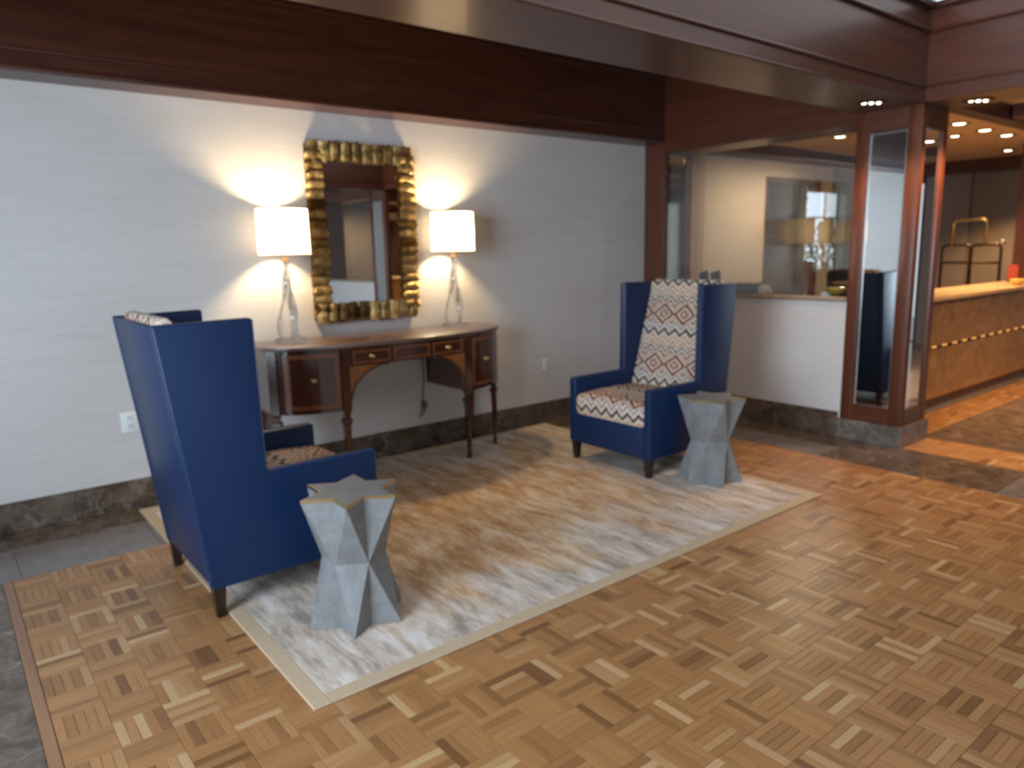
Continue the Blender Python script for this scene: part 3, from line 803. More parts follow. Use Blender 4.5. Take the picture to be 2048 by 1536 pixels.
# ================================================================== ARMCHAIRS
def cushion(name, prof, w, m, parent, closed=True, n=16, puff=0.0, y0=0.0):
    """prof: closed outline (x, z) with a uv arc length; swept across the width with softly rounded ends"""
    bm = bmesh.new(); uvl = bm.loops.layers.uv.new('UVMap')
    cx = sum(p[0] for p in prof) / len(prof); cz = sum(p[1] for p in prof) / len(prof)
    arc = [0.0]
    for a, b_ in zip(prof, prof[1:] + prof[:1]): arc.append(arc[-1] + math.hypot(b_[0] - a[0], b_[1] - a[1]))
    ys = []
    for i in range(n + 1):
        t = -math.cos(PI * i / n); ys.append(t)
    rings = []
    rad = 0.03
    for t in ys:
        y = t * w / 2
        d = max(0.0, abs(y) - (w / 2 - rad)) / rad
        ins = rad * (1 - math.sqrt(max(0, 1 - d * d)))
        ring = []
        for (px, pz) in prof:
            vx, vz = px - cx, pz - cz; l = math.hypot(vx, vz)
            k = max(0.0, (l - ins * 0.7)) / l
            ring.append(bm.verts.new((cx + vx * k, y + y0, cz + vz * k + puff * (1 - t * t) * (1 if vz > 0 else 0))))
        rings.append(ring)
    np_ = len(prof)
    for i in range(n):
        for k in range(np_):
            j = (k + 1) % np_
            f = bm.faces.new((rings[i][k], rings[i + 1][k], rings[i + 1][j], rings[i][j]))
            for l in f.loops:
                vi = 0
                y = l.vert.co.y
                a = arc[k] if l.vert in (rings[i][k], rings[i + 1][k]) else arc[k + 1]
                l[uvl].uv = (y + 0.5, a)
    for ring in (rings[0], rings[-1]):
        f = bm.faces.new(ring)
        for l in f.loops: l[uvl].uv = (l.vert.co.x + l.vert.co.z, l.vert.co.z)
    bmesh.ops.recalc_face_normals(bm, faces=bm.faces[:])
    return obj(name, bm, m, parent, auto=50)

def arc_pts(cx, cz, r, a0, a1, n=5):
    return [(cx + r * math.cos(math.radians(a0 + (a1 - a0) * i / n)), cz + r * math.sin(math.radians(a0 + (a1 - a0) * i / n))) for i in range(n + 1)]

def armchair(label, loc, rz, zb):
    t = thing('wingback_armchair', label, 'armchair', loc, rz, 'navy wingback armchairs on the rug')
    W = 0.75; T = 0.055
    ZB = 0.125
    for s in (-1, 1):
        y_out = s * W / 2; y_in = s * (W / 2 - T)
        a, b_ = sorted((y_out, y_in))
        bm = bmesh.new()
        prism(bm, [(0, ZB), (0.0, 0.590), (-0.512, 0.590), (-0.522, 1.244), (-0.905, 1.238), (-0.778, ZB)], 1, a, b_, 0.009, 3)
        sp_ = obj('side_panel', bm, MT['blue'], t, auto=40)
        # piping seams along the outer front edge
        bm = bmesh.new()
        yo = s * (W / 2 - 0.005)
        tube(bm, [(0.001, yo, ZB + 0.01), (0.001, yo, 0.582), (-0.01, yo, 0.590), (-0.50, yo, 0.590), (-0.513, yo, 0.60), (-0.521, yo, 1.238)], 0.003, 6)
        obj('piping', bm, MT['seam'], sp_)
    # back slab between the side panels, set in a little
    bm = bmesh.new()
    prism(bm, [(-0.774, ZB + 0.003), (-0.901, 1.232), (-0.872, 1.232), (-0.738, ZB + 0.003)], 1, -W / 2 + T + 0.0005, W / 2 - T - 0.0005, 0.005, 2)
    obj('back_panel', bm, MT['blue'], t, auto=40)
    # seat rail at the front and the deck
    bm = bmesh.new()
    box(bm, -0.06, -0.003, -W / 2 + T + 0.0005, W / 2 - T - 0.0005, ZB, 0.335, 0.006, 2)
    obj('front_rail', bm, MT['blue'], t, auto=40)
    B('seat_deck', -0.73, -0.062, -W / 2 + T + 0.001, W / 2 - T - 0.001, ZB + 0.02, 0.325, MT['black'], t)
    # seat cushion: outline starts at the front bottom
    wd = W - 2 * T - 0.006
    prof = [(-0.005, 0.338)] + [(0.004, 0.37), (0.006, 0.41)] + arc_pts(-0.042, 0.437, 0.045, 10, 90, 5) + [(-0.20, 0.492), (-0.40, 0.492), (-0.60, 0.482), (-0.63, 0.338), (-0.3, 0.336)]
    cushion('seat_cushion', prof, wd, MT['ikat'], t, puff=0.012)
    # back cushion: front face leans back, wraps over the top
    prof = [(-0.585, 0.47), (-0.70, 0.86), (-0.800, 1.20)] + arc_pts(-0.836, 1.222, 0.040, 20, 130, 6) + [(-0.870, 1.225), (-0.785, 0.50), (-0.70, 0.46)]
    cushion('back_cushion', prof, wd, MT['ikat'], t, puff=0.0)
    for x in (-0.034, -0.748):
        for y in (-W / 2 + 0.034, W / 2 - 0.034):
            z0 = 0.0 if x > -0.1 else -RT
            bm = bmesh.new()
            vs0 = 0.017; vs1 = 0.026
            v = [bm.verts.new((x + a * vs0, y + b_ * vs0, z0)) for a, b_ in ((-1, -1), (1, -1), (1, 1), (-1, 1))]
            u = [bm.verts.new((x + a * vs1, y + b_ * vs1, ZB + 0.001)) for a, b_ in ((-1, -1), (1, -1), (1, 1), (-1, 1))]
            bm.faces.new(list(reversed(v))); bm.faces.new(u)
            for k in range(4):
                j = (k + 1) % 4; bm.faces.new((v[k], v[j], u[j], u[k]))
            obj('leg', bm, MT['leg_wood'], t)
    return t
ch = armchair('navy wingback armchair seen from behind, left end of the rug', (1.547, 3.378, RT), 0.0, 0.0)
dup(ch, (3.525, 3.405, RT), PI, 'navy wingback armchair facing us with patterned back, beside the corner of the room')

# ================================================================== STAR SIDE TABLES
def star_table(label, loc):
    t = thing('star_side_table', label, 'side table', loc, 0, 'faceted star side tables')
    R = 0.211; r = 0.122; H = 0.548; rw = 0.130; zm = 0.272
    def P(rad, deg, z): return (rad * math.cos(math.radians(deg)), rad * math.sin(math.radians(deg)), z)
    bm = bmesh.new()
    zt = H - 0.012
    T = [bm.verts.new(P(R, 60 * k, zt)) for k in range(6)]; Nn = [bm.verts.new(P(r, 60 * k + 30, zt)) for k in range(6)]
    Wm = [bm.verts.new(P(rw, 60 * k + 30, zm)) for k in range(6)]
    Bt = [bm.verts.new(P(R, 60 * k, 0)) for k in range(6)]; Bn = [bm.verts.new(P(r, 60 * k + 30, 0)) for k in range(6)]
    for k in range(6):
        # tip k lies between notches k-1 and k
        bm.faces.new((T[k], Wm[k - 1], Wm[k])); bm.faces.new((Bt[k], Wm[k], Wm[k - 1]))
        bm.faces.new((T[k], Wm[k], Nn[k])); bm.faces.new((T[(k + 1) % 6], Nn[k], Wm[k]))
        bm.faces.new((Bt[k], Bn[k], Wm[k])); bm.faces.new((Bt[(k + 1) % 6], Wm[k], Bn[k]))
    top = []; bot = []
    for k in range(6): top += [T[k], Nn[k]]; bot += [Bt[k], Bn[k]]
    bm.faces.new(top); bm.faces.new(list(reversed(bot)))
    bmesh.ops.recalc_face_normals(bm, faces=bm.faces[:])
    obj('faceted_body', bm, MT['shagreen'], t)
    def star(R1, r1): 
        o = []
        for k in range(6):
            o.append(P(R1, 60 * k, 0)[:2]); o.append(P(r1, 60 * k + 30, 0)[:2])
        return o
    bm = bmesh.new(); prism(bm, star(R - 0.008, r - 0.0045), 2, zt + 0.0005, H + 0.0005)
    obj('top_inlay', bm, MT['shagreen'], t)
    bm = bmesh.new()
    A = star(R + 0.001, r + 0.001); Bq = star(R - 0.0078, r - 0.0043)
    va = [[bm.verts.new((p[0], p[1], z)) for p in q] for q, z in ((A, zt), (A, H), (Bq, H), (Bq, zt))]
    for i in range(4):
        for k in range(12):
            j = (k + 1) % 12; bm.faces.new((va[i][k], va[i][j], va[(i + 1) % 4][j], va[(i + 1) % 4][k]))
    bmesh.ops.recalc_face_normals(bm, faces=bm.faces[:])
    obj('brass_edge', bm, MT['brass_trim'], t)
    return t
st_ = star_table('grey faceted star-topped side table by the near chair, closest to us', (1.243, 2.650, RT))
dup(st_, (3.835, 2.79, RT), 0, 'grey faceted star-topped side table beside the far armchair')

# ================================================================== CONSOLE TABLE
TX = 2.49
ct = thing('console_table', 'bow-front mahogany console table with inlaid drawers against the grasscloth wall', 'console table', (TX, 4.80, 0))
OX, OY = TX, 4.80
def yb(dx, a=0.90, b=0.38, e=2.6, yc=4.60): return yc - b * (max(0.0, 1 - abs(dx / a) ** e)) ** (1 / e) - OY
def ytop(dx): return yb(dx, 0.935, 0.405, 2.6, 4.60)
def outline(fn, a, n=40, back=-0.002):
    pts = []
    for i in range(n + 1):
        dx = a * math.sin(PI * (i / n - 0.5)); pts.append((dx, fn(dx)))
    pts.append((a, back)); pts.insert(0, (-a, back)); return pts
bm = bmesh.new(); prism(bm, outline(ytop, 0.934), 2, 0.922, 0.945, 0.003, 2)
tp = obj('table_top', bm, MT['table_top'], ct, auto=40)
def curved(bm, d0, d1, z0, z1, off0, off1, fn=yb, n=14):
    """a strip of the bowed front between d0 and d1; off = distance in front of the body curve"""
    cols = []
    for i in range(n + 1):
        dx = d0 + (d1 - d0) * i / n
        h = 0.002
        dd = min(max(dx, -0.893), 0.893)
        tx = Vector((2 * h, fn(dd + h) - fn(dd - h))); tx.normalize(); nn = Vector((tx.y, -tx.x))
        p = Vector((dx, fn(dx)))
        f = p + nn * off1; b_ = p + nn * off0
        cols.append([bm.verts.new((q.x, q.y, z)) for q, z in ((b_, z0), (f, z0), (f, z1), (b_, z1))])
    for a, b_ in zip(cols, cols[1:]):
        for k in range(4):
            j = (k + 1) % 4; bm.faces.new((a[k], a[j], b_[j], b_[k]))
    bm.faces.new(list(reversed(cols[0]))); bm.faces.new(cols[-1])
    bmesh.ops.recalc_face_normals(bm, faces=bm.faces[:])
# moulding under the top
bm = bmesh.new(); curved(bm, -0.89, 0.89, 0.908, 0.922, -0.01, 0.012, n=40)
obj('top_moulding', bm, MT['table_wood'], ct, auto=40)
# carcass: two deep cabinets and the drawer case
def part_outline(d0, d1, n=16, inset=0.004):
    pts = [(d0 + (d1 - d0) * i / n, yb(d0 + (d1 - d0) * i / n) + inset) for i in range(n + 1)]
    return pts + [(d1, -0.004), (d0, -0.004)]
for s in (-1, 1):
    a, b_ = sorted((s * 0.875, s * 0.47))
    bm = bmesh.new(); prism(bm, part_outline(a, b_), 2, 0.512, 0.921)
    obj('cabinet_carcass', bm, MT['table_wood'], ct, auto=30)
bm = bmesh.new(); prism(bm, part_outline(-0.469, 0.469), 2, 0.795, 0.921)
obj('drawer_case', bm, MT['table_wood'], ct, auto=30)
def knob(parent, dx, z, name='knob'):
    yy = yb(dx)
    h = 0.002; tx = Vector((2 * h, yb(dx + h) - yb(dx - h))); tx.normalize(); nn = Vector((tx.y, -tx.x, 0))
    bm = bmesh.new()
    lathe(bm, [(0.020, 0.0), (0.020, 0.003), (0.008, 0.005), (0.006, 0.012), (0.012, 0.016), (0.015, 0.021), (0.010, 0.027), (0.001, 0.029)], n=16)
    q = Vector((0, 0, 1)).rotation_difference(nn)
    mt = Matrix.Translation(Vector((dx, yy, z)) + nn * 0.004) @ q.to_matrix().to_4x4()
    bmesh.ops.transform(bm, matrix=mt, verts=bm.verts)
    return obj(name, bm, MT['brass'], parent, smooth=True)
def bands(parent, d0, d1, z0, z1, w=0.016):
    bm = bmesh.new()
    curved(bm, d0, d1, z1 - w, z1, 0.003, 0.0062, n=10); curved(bm, d0, d1, z0, z0 + w, 0.003, 0.0062, n=10)
    curved(bm, d0, d0 + w, z0 + w, z1 - w, 0.003, 0.0062, n=3); curved(bm, d1 - w, d1, z0 + w, z1 - w, 0.003, 0.0062, n=3)
    return obj('crossbanding', bm, MT['banding'], parent, auto=30)
for s in (-1, 1):
    a, b_ = sorted((s * 0.825, s * 0.510))
    bm = bmesh.new(); curved(bm, a, b_, 0.535, 0.897, -0.002, 0.005)
    d = obj('door', bm, MT['table_flame'], ct, auto=30)
    bands(d, a + 0.006, b_ - 0.006, 0.541, 0.891, 0.026)
    knob(d, s * 0.665, 0.728)
for a, b_, kn in ((-0.428, -0.160, True), (-0.145, 0.145, False), (0.160, 0.428, True)):
    bm = bmesh.new(); curved(bm, a, b_, 0.808, 0.899, -0.002, 0.005)
    d = obj('drawer', bm, MT['table_flame'], ct, auto=30)
    bands(d, a + 0.004, b_ - 0.004, 0.812, 0.895, 0.013)
    if kn: knob(d, (a + b_) / 2, 0.853)
# spandrels: quarter arches beside the inner legs
for s in (-1, 1):
    bm = bmesh.new()
    n = 12; x_in, x_out = 0.452, 0.17
    rows = []
    for i in range(n + 1):
        a = PI / 2 * i / n
        # arc from the drawer case (x_out, top) down to the leg (x_in, low)
        dx = x_out + (x_in - x_out - 0.0) * math.sin(a)
        z = 0.525 + 0.268 * math.cos(a)
        rows.append((dx, z))
    cols = []
    for dx, z in rows:
        y0_ = yb(dx) + 0.006
        cols.append([bm.verts.new((s * dx, y0_ + o_, zz_)) for o_, zz_ in ((0, z), (0, 0.7945), (0.018, 0.7945), (0.018, z))])
    for A, Bq in zip(cols, cols[1:]):
        for k in range(4):
            j = (k + 1) % 4; bm.faces.new((A[k], A[j], Bq[j], Bq[k]))
    bm.faces.new(cols[0]); bm.faces.new(list(reversed(cols[-1])))
    bmesh.ops.remove_doubles(bm, verts=bm.verts, dist=1e-5)
    bmesh.ops.recalc_face_normals(bm, faces=bm.faces[:])
    sp_ = obj('spandrel', bm, MT['satinwood'], ct)
    bm = bmesh.new()
    tube(bm, [(s * dx, yb(dx) + 0.004, z + 0.001) for dx, z in rows], 0.007, 6)
    obj('arch_moulding', bm, MT['table_wood'], sp_, smooth=True)
def sq_leg(x, y, zf=0.0, ang=0.0):
    bm = bmesh.new()
    prof = [(zf, 0.013), (0.05, 0.015), (0.055, 0.012), (0.42, 0.021), (0.432, 0.028), (0.458, 0.028), (0.466, 0.018), (0.49, 0.020), (0.51, 0.026), (0.515, 0.028), (0.9215, 0.028)]
    rings = []
    for z, h in prof:
        rings.append([bm.verts.new((x + h * math.cos(ang + PI / 4 + PI / 2 * k) * 1.414, y + h * math.sin(ang + PI / 4 + PI / 2 * k) * 1.414, z)) for k in range(4)])
    for a, b_ in zip(rings, rings[1:]):
        for k in range(4):
            j = (k + 1) % 4; bm.faces.new((a[k], a[j], b_[j], b_[k]))
    bm.faces.new(list(reversed(rings[0]))); bm.faces.new(rings[-1])
    return obj('leg', bm, MT['table_wood'], ct)
for s in (-1, 1):
    sq_leg(s * 0.478, yb(0.478) + 0.018, RT)
    sq_leg(s * 0.862, yb(0.862) + 0.022, RT, ang=s * 0.7)
    sq_leg(s * 0.855, -0.035)
for ch_ in ct.children:
    if ch_.name.startswith('leg'): ch_.location.z = 0.0

# ================================================================== TABLE LAMPS
def lamp(label, x, y):
    t = thing('table_lamp', label, 'lamp', (x, y, 0.9455), 0, 'crystal table lamps on the console')
    bm = bmesh.new(); lathe(bm, [(0.10, 0.0), (0.103, 0.004), (0.103, 0.018), (0.098, 0.022)], n=32)
    obj('glass_base', bm, MT['crystal'], t, auto=40)
    for k in range(3):
        bm = bmesh.new(); n = 22; prev = []
        for i in range(n + 1):
            u = i / n; z = 0.0225 + u * 0.495
            ang = 2 * PI * k / 3 + 0.35 + 1.1 * u
            rr = 0.052 * (1 - u) ** 0.8 * (1 + 0.35 * math.sin(PI * 2.2 * u)) + 0.006
            w = 0.016 + 0.013 * math.sin(PI * min(1, u * 1.1)); th = 0.006 + 0.004 * (1 - u)
            cx, cy = rr * math.cos(ang), rr * math.sin(ang)
            ta = ang + 0.5 + 2.2 * u
            dx, dy = math.cos(ta), math.sin(ta); nx_, ny_ = -dy, dx
            ring = [bm.verts.new((cx + a * w * dx + b_ * th * nx_, cy + a * w * dy + b_ * th * ny_, z)) for a, b_ in ((1, 0), (0, 1), (-1, 0), (0, -1))]
            prev.append(ring)
        for a, b_ in zip(prev, prev[1:]):
            for q in range(4):
                j = (q + 1) % 4; bm.faces.new((a[q], a[j], b_[j], b_[q]))
        bm.faces.new(list(reversed(prev[0]))); bm.faces.new(prev[-1])
        obj('crystal_blade', bm, MT['crystal'], t, auto=30)
    bm = bmesh.new(); lathe(bm, [(0.026, 0.5178), (0.028, 0.525), (0.013, 0.533), (0.011, 0.57), (0.019, 0.575), (0.019, 0.590), (0.012, 0.595)], n=16)
    obj('brass_neck', bm, MT['brass'], t, smooth=True)
    bm = bmesh.new(); lathe(bm, [(0.004, 0.596), (0.013, 0.602), (0.026, 0.622), (0.028, 0.642), (0.02, 0.662), (0.004, 0.668)], n=16)
    obj('bulb', bm, MT['lamp_bulb'], t, smooth=True)
    bm = bmesh.new()
    pts = []
    for i in range(13):
        a = PI * i / 12; pts.append((0.055 * math.cos(a) if True else 0, 0.0, 0.60 + 0.255 * math.sin(a) ** 0.7))
    tube(bm, pts, 0.002, 6)
    lathe(bm, [(0.001, 0.854), (0.008, 0.858), (0.009, 0.872), (0.004, 0.886), (0.001, 0.89)], n=10)
    obj('harp', bm, MT['brass'], t)
    bm = bmesh.new()
    Rb, Rt, z0, z1 = 0.162, 0.158, 0.563, 0.850
    n = 48
    rings = []
    for r, z in ((Rb, z0), (Rt, z1)):
        rings.append([bm.verts.new((r * math.cos(2 * PI * k / n), r * math.sin(2 * PI * k / n), z)) for k in range(n)])
    for k in range(n):
        j = (k + 1) % n; bm.faces.new((rings[0][k], rings[0][j], rings[1][j], rings[1][k]))
    sh = obj('lamp_shade', bm, MT['shade'], t, smooth=True)
    for r, z in ((Rb, z0), (Rt, z1)):
        bm = bmesh.new()
        tube(bm, [(r * math.cos(2 * PI * k / n), r * math.sin(2 * PI * k / n), z) for k in range(n)], 0.003, 5, closed=True)
        if z == z1:
            for k in range(3):
                a = 2 * PI * k / 3
                tube(bm, [(0.004 * math.cos(a), 0.004 * math.sin(a), z1 - 0.002), (Rt * math.cos(a), Rt * math.sin(a), z1 - 0.002)], 0.0015, 5)
        obj('shade_ring', bm, MT['brass'], sh)
    d = bpy.data.lights.new('lamp_light', 'POINT'); d.energy = LAMP_W; d.color = (1.0, 0.74, 0.42); d.shadow_soft_size = 0.045
    o = bpy.data.objects.new('lamp_light', d); C.objects.link(o); o.location = (x, y + 0.02, 0.9455 + 0.728)
    return t
LAMP_W = 46
lamp('lit crystal table lamp left of the gilt mirror', 1.828, 4.635)
lamp('lit crystal table lamp right of the gilt mirror', 3.132, 4.635)

# ================================================================== GILT MIRROR
mr = thing('wall_mirror', 'wall mirror framed in overlapping gilt leaves above the console table', 'mirror', (2.485, YW - 0.001, 1.645))
def mb(name, x0, x1, y0, y1, z0, z1, m, bev=0):
    bm = bmesh.new(); box(bm, x0, x1, y0, y1, z0, z1, bev); return obj(name, bm, m, mr)
hw, hh = 0.415, 0.605; iw, ih = 0.302, 0.500
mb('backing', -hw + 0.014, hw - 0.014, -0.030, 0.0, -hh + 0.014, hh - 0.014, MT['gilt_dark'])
mb('mirror_glass', -iw - 0.01, iw + 0.01, -0.036, -0.0305, -ih - 0.01, ih + 0.01, MT['mirror'])
leaf_me = []
for v in range(4):
    rr = random.Random(40 + v)
    bm = bmesh.new(); nu, nv = 7, 5
    Lw, Ll = 0.074, 0.128
    grid = []
    for i in range(nu + 1):
        row = []
        for j in range(nv + 1):
            a = (i / nu - 0.5); b_ = (j / nv - 0.5)
            x = a * Ll * (1 + 0.06 * math.cos(b_ * PI)) + (0.006 * math.sin(b_ * 9 + v) if i in (0, nu) else 0)
            y = b_ * Lw * (0.86 + 0.14 * math.cos(a * 2.2))
            z = 0.014 * math.cos(b_ * PI) + 0.004 * math.sin(a * 9 + v * 1.7) + 0.006 * (0.5 - abs(a)) + rr.uniform(-0.0012, 0.0012)
            row.append(bm.verts.new((x, y, z)))
        grid.append(row)
    for i in range(nu):
        for j in range(nv): bm.faces.new((grid[i][j], grid[i + 1][j], grid[i + 1][j + 1], grid[i][j + 1]))
    bmesh.ops.solidify(bm, geom=bm.faces[:], thickness=0.004)
    bmesh.ops.recalc_face_normals(bm, faces=bm.faces[:])
    me = bpy.data.meshes.new('gilt_leaf'); bm.to_mesh(me); bm.free(); me.materials.append(MT['gilt'])
    for p in me.polygons: p.use_smooth = True
    leaf_me.append(me)
def leaf(x, z, rot, tilt):
    o = bpy.data.objects.new('gilt_leaf', random.choice(leaf_me)); C.objects.link(o); o.parent = mr
    # leaf plane faces -y; its long axis points across the frame
    m = Matrix.Translation((x, -0.046 - random.uniform(0, 0.004), z)) @ Matrix.Rotation(rot, 4, 'Y') @ Matrix.Rotation(PI / 2, 4, 'X') @ Matrix.Rotation(tilt, 4, 'X') @ Matrix.Rotation(random.uniform(-0.06, 0.06), 4, 'Z')
    o.matrix_local = m
ns = 17; nt_ = 10
for s in (-1, 1):
    for i in range(ns):
        z = -hh + 0.085 + (2 * hh - 0.17) * i / (ns - 1)
        leaf(s * (hw - 0.06 + random.uniform(-0.006, 0.006)), z, 0, 0.28 + random.uniform(-0.12, 0.12))
    for i in range(nt_):
        x = -hw + 0.05 + (2 * hw - 0.10) * i / (nt_ - 1)
        leaf(x, s * (hh - 0.058 + random.uniform(-0.006, 0.006)), PI / 2, 0.28 + random.uniform(-0.12, 0.12))

# ================================================================== OUTLETS AND CORD
def outlet(label, x, z, w=0.075, h=0.115, sockets=True):
    t = thing('wall_outlet', label, 'outlet', (x, YW - 0.0005, z), 0)
    bm = bmesh.new(); box(bm, -w / 2, w / 2, -0.006, 0, -h / 2, h / 2, 0.002, 2); obj('cover_plate', bm, MT['white_plate'], t, auto=40)
    for dz in (-0.024, 0.024):
        bm = bmesh.new(); box(bm, -0.016, 0.016, -0.009, -0.0062, dz - 0.014, dz + 0.014, 0.001)
        for dx in (-0.006, 0.006): box(bm, dx - 0.001, dx + 0.001, -0.0093, -0.009, dz - 0.005, dz + 0.006)
        obj('socket', bm, MT['white_paint'], t)
    return t
outlet('white wall outlet between the console table and the far armchair', 4.205, 0.507, 0.05, 0.10)
outlet('white double outlet low on the wall behind the near armchair', 0.86, 0.53, 0.10, 0.125)
t = thing('power_cord', 'brown lamp cord and plug on the wall between the console legs', 'cord', (2.93, YW, 0.33))
bm = bmesh.new(); box(bm, -0.02, 0.02, -0.035, -0.001, -0.02, 0.03, 0.006, 2); obj('plug', bm, MT['cord'], t, auto=40)
bm = bmesh.new()
tube(bm, [(0.0, -0.03, -0.02), (-0.015, -0.035, -0.06), (-0.05, -0.03, -0.09), (-0.03, -0.028, -0.04), (-0.01, -0.02, 0.06), (0.01, -0.012, 0.2), (0.0, -0.012, 0.45), (-0.01, -0.012, 0.585)], 0.005, 6)
obj('cord_wire', bm, MT['cord'], t, smooth=True)

# ================================================================== RECEPTION COUNTER
cn = thing('reception_counter', 'long golden marble reception counter with honey top and glowing strip', 'counter', (7.6, 2.66, 0))
def cb(name, x0, x1, y0, y1, z0, z1, m, bev=0.0):
    bm = bmesh.new(); box(bm, x0 - 7.6, x1 - 7.6, y0 - 2.66, y1 - 2.66, z0, z1, bev); return obj(name, bm, m, cn)
cb('counter_body', 6.25, 9.97, 2.72, 3.06, 0.105, 1.0, MT['counter_marble'])
cb('kick_base', 6.27, 9.96, 2.75, 3.04, 0.0, 0.104, MT['wood_x'])
for i in range(4):
    a = 6.25 + (9.97 - 6.25) * i / 4; b_ = 6.25 + (9.97 - 6.25) * (i + 1) / 4
    cb('upper_panel', a + 0.003, b_ - 0.003, 2.665, 2.718, 0.60, 0.995, MT['counter_marble'], 0.004)
    cb('lower_panel', a + 0.003, b_ - 0.003, 2.695, 2.718, 0.11, 0.56, MT['counter_marble'], 0.004)
cb('counter_top', 6.22, 9.978, 2.62, 3.12, 1.001, 1.04, MT['counter_top'], 0.006)
cb('shadow_gap', 6.25, 9.97, 2.705, 2.719, 0.565, 0.597, MT['bronze'])
for i in range(15):
    x = 6.45 + i * 0.225
    cb('strip_lamp', x, x + 0.07, 2.690, 2.7045, 0.575, 0.592, MT['strip'])
bk = thing('back_counter', 'lower wooden work counter standing behind the glazed opening by the column', 'counter', (6.9, 3.9, 0))
def kb(name, x0, x1, y0, y1, z0, z1, m, bev=0.0):
    bm = bmesh.new(); box(bm, x0 - 6.9, x1 - 6.9, y0 - 3.9, y1 - 3.9, z0, z1, bev); return obj(name, bm, m, bk)
kb('cabinet_body', 10.0, 11.2, 4.9, 5.25, 0, 0.95, MT['counter_marble']); kb('worktop', 9.95, 11.25, 4.88, 5.27, 0.951, 0.99, MT['counter_top'], 0.004)

# ---- luggage cart behind the counter
lc = thing('luggage_cart', 'brass tube luggage cart standing behind the reception counter', 'luggage cart', (10.0, 3.57, 0))
bm = bmesh.new(); box(bm, -0.5, 0.5, -0.34, 0.34, 0.19, 0.23, 0.015, 2); obj('platform', bm, MT['bronze'], lc, auto=40)
def hoop(name, x, y0, y1, z0, z1, r, rad, m):
    pts = [(x, y0, z0), (x, y0, z1 - r)]
    for i in range(1, 7):
        a = PI - PI / 2 * i / 6; pts.append((x, y0 + r + r * math.cos(a), z1 - r + r * math.sin(a)))
    for i in range(1, 7):
        a = PI / 2 - PI / 2 * i / 6; pts.append((x, y1 - r + r * math.cos(a), z1 - r + r * math.sin(a)))
    pts.append((x, y1, z0))
    bm = bmesh.new(); tube(bm, pts, rad, 10); return obj(name, bm, m, lc, smooth=True)
hoop('upper_hoop', -0.05, -0.17, 0.19, 1.44, 1.755, 0.05, 0.016, MT['brass'])
for a, b_ in ((-0.33, -0.012), (0.0, 0.32)): hoop('frame_hoop', 0.0, a, b_, 0.23, 1.46, 0.06, 0.017, MT['bronze'])
bm = bmesh.new(); tube(bm, [(0, -0.33, 1.245), (0, 0.32, 1.245)], 0.016, 8); obj('cross_rail', bm, MT['bronze'], lc, smooth=True)
bm = bmesh.new(); lathe(bm, [(0.001, 1.44), (0.02, 1.445), (0.034, 1.465), (0.034, 1.485), (0.02, 1.508), (0.001, 1.515)], cy=-0.33, n=16); obj('ball_finial', bm, MT['chrome'], lc, smooth=True)
for x in (-0.4, 0.4):
    for y in (-0.25, 0.25):
        bm = bmesh.new(); lathe(bm, [(0.03, -0.02), (0.09, -0.022), (0.095, 0), (0.09, 0.022), (0.03, 0.02)], n=20)
        bmesh.ops.transform(bm, matrix=Matrix.Translation((x, y, 0.095)) @ Matrix.Rotation(PI / 2, 4, 'X'), verts=bm.verts)
        obj('wheel', bm, MT['black'], lc, smooth=True)

# ---- small things on counter and ledge
LZ = 1.1005
def brochure(label, x, y, m):
    t = thing('brochure', label, 'brochure', (x, y, LZ), 0, 'leaning brochures on the ledge')
    bm = bmesh.new(); box(bm, -0.004, 0.0, -0.05, 0.05, 0, 0.165, 0.0); bmesh.ops.transform(bm, matrix=Matrix.Translation((0.02, 0, 0.003)) @ Matrix.Rotation(0.30, 4, 'Y') @ Matrix.Rotation(-0.32, 4, 'X'), verts=bm.verts)
    bmesh.ops.translate(bm, verts=bm.verts, vec=(0, 0, 0.018))
    obj('cover', bm, m, t)
    bm = bmesh.new(); box(bm, 0.0005, 0.004, -0.055, 0.055, 0, 0.171, 0.0); bmesh.ops.transform(bm, matrix=Matrix.Translation((0.02, 0, 0.003)) @ Matrix.Rotation(0.30, 4, 'Y') @ Matrix.Rotation(-0.32, 4, 'X'), verts=bm.verts)
    bmesh.ops.translate(bm, verts=bm.verts, vec=(0, 0, 0.018))
    obj('pages', bm, MT['white_paint'], t)
    bm = bmesh.new(); box(bm, -0.03, 0.11, -0.05, 0.06, 0.0, 0.012, 0.003)
    obj('stand_foot', bm, MT['grey_plastic'], t)
brochure('dark-covered brochure leaning on the ledge, left one of two', 5.70, 4.27, MT['cover'])
brochure('dark-covered brochure leaning on the ledge, right one of two', 5.70, 4.14, MT['cover'])
t = thing('ledge_box', 'low dark grey box on the ledge just right of the far armchair', 'box', (5.72, 3.82, LZ))
bm = bmesh.new(); box(bm, -0.10, 0.10, -0.095, 0.115, 0, 0.065, 0.006, 2); obj('box_body', bm, MT['grey_plastic'], t, auto=40)
bm = bmesh.new(); box(bm, -0.104, 0.104, -0.099, 0.119, 0.0655, 0.080, 0.004, 2); obj('box_lid', bm, MT['grey_plastic'], t, auto=40)
t = thing('card_holder', 'small pale card holder at the end of the grey box on the ledge', 'card holder', (5.70, 3.62, LZ))
bm = bmesh.new(); prism(bm, [(-0.04, 0), (0.04, 0), (0.035, 0.025), (0.0, 0.03), (-0.03, 0.06)], 1, -0.045, 0.045, 0.004, 2); obj('holder', bm, MT['paper'], t, auto=40)
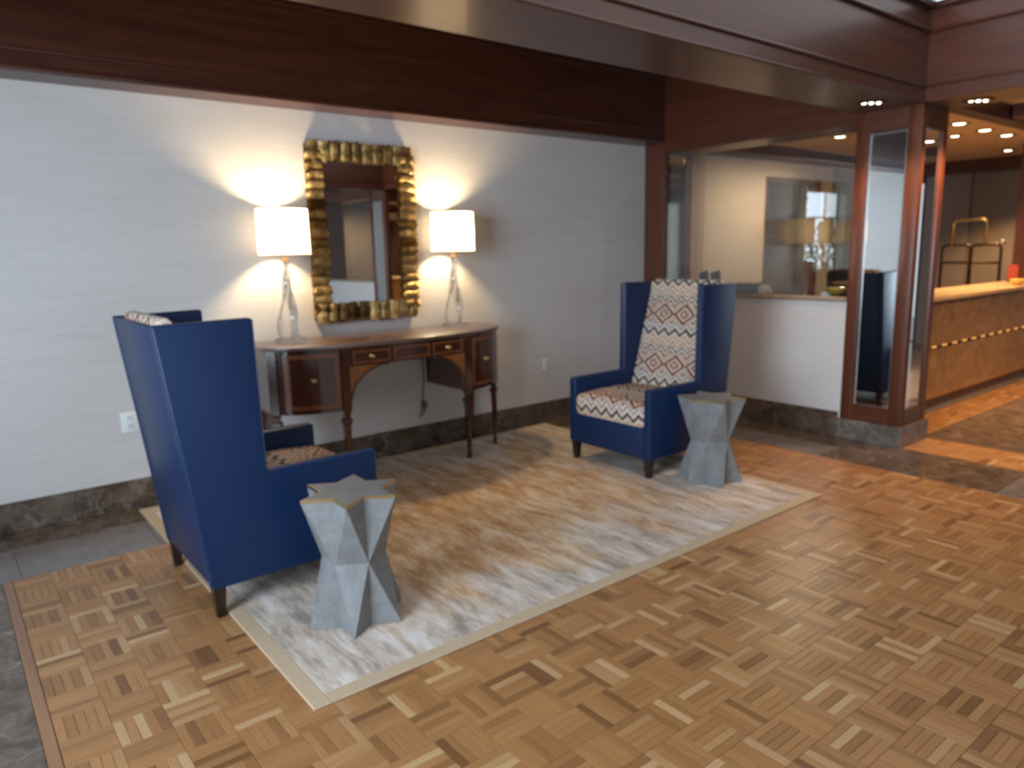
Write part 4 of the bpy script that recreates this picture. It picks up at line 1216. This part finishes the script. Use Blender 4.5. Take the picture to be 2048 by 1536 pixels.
bm = bmesh.new()
for k in range(4): box(bm, -0.012 + k * 0.008, -0.008 + k * 0.008, -0.04, 0.04, 0.027, 0.07 - 0.006 * k)
obj('cards', bm, MT['white_paint'], t)
t = thing('bowl', 'amber glass bowl on the ledge beside the mirrored column', 'bowl', (5.74, 3.00, LZ))
bm = bmesh.new(); lathe(bm, [(0.03, 0), (0.034, 0.004), (0.06, 0.02), (0.078, 0.045), (0.082, 0.055), (0.078, 0.055), (0.056, 0.025), (0.02, 0.009), (0.001, 0.008)], n=28); obj('bowl_shell', bm, MT['gold_glass'], t, smooth=True)
for k in range(7):
    a = k * 0.9; r = 0.03 if k else 0
    bm = bmesh.new(); bmesh.ops.create_icosphere(bm, subdivisions=2, radius=0.017)
    bmesh.ops.scale(bm, vec=(1.25, 0.8, 0.75), verts=bm.verts); bmesh.ops.translate(bm, vec=(r * math.cos(a), r * math.sin(a), 0.045 + 0.006 * (k == 0)), verts=bm.verts)
    tag(obj('wrapped_sweet', bm, MT['gold_glass'], None, smooth=True), 'small yellow wrapped sweet heaped in the amber bowl by the mirrored column', 'sweet', 'sweets in the amber bowl').location = (5.74, 3.00, LZ)
t = thing('notice_card', 'small red card on a dark foot at the far end of the counter', 'card', (9.62, 2.98, 1.0405))
bm = bmesh.new(); box(bm, -0.004, 0.004, -0.05, 0.05, 0.02, 0.19, 0.001); obj('card', bm, MT['red'], t)
bm = bmesh.new(); box(bm, -0.035, 0.035, -0.05, 0.05, 0, 0.02, 0.003); obj('foot', bm, MT['black'], t)
t = thing('bowl', 'yellow bowl on the counter end beside the mahogany post', 'bowl', (8.95, 2.72, 1.0405))
bm = bmesh.new(); lathe(bm, [(0.03, 0), (0.05, 0.012), (0.072, 0.04), (0.076, 0.062), (0.07, 0.062), (0.045, 0.02), (0.001, 0.014)], n=28); obj('bowl_shell', bm, MT['gold_glass'], t, smooth=True)
S(B('ground', 11.7, 16.0, -6, 10, -0.2, -0.02, MT['marble_grey']), 'paving outside the far windows')
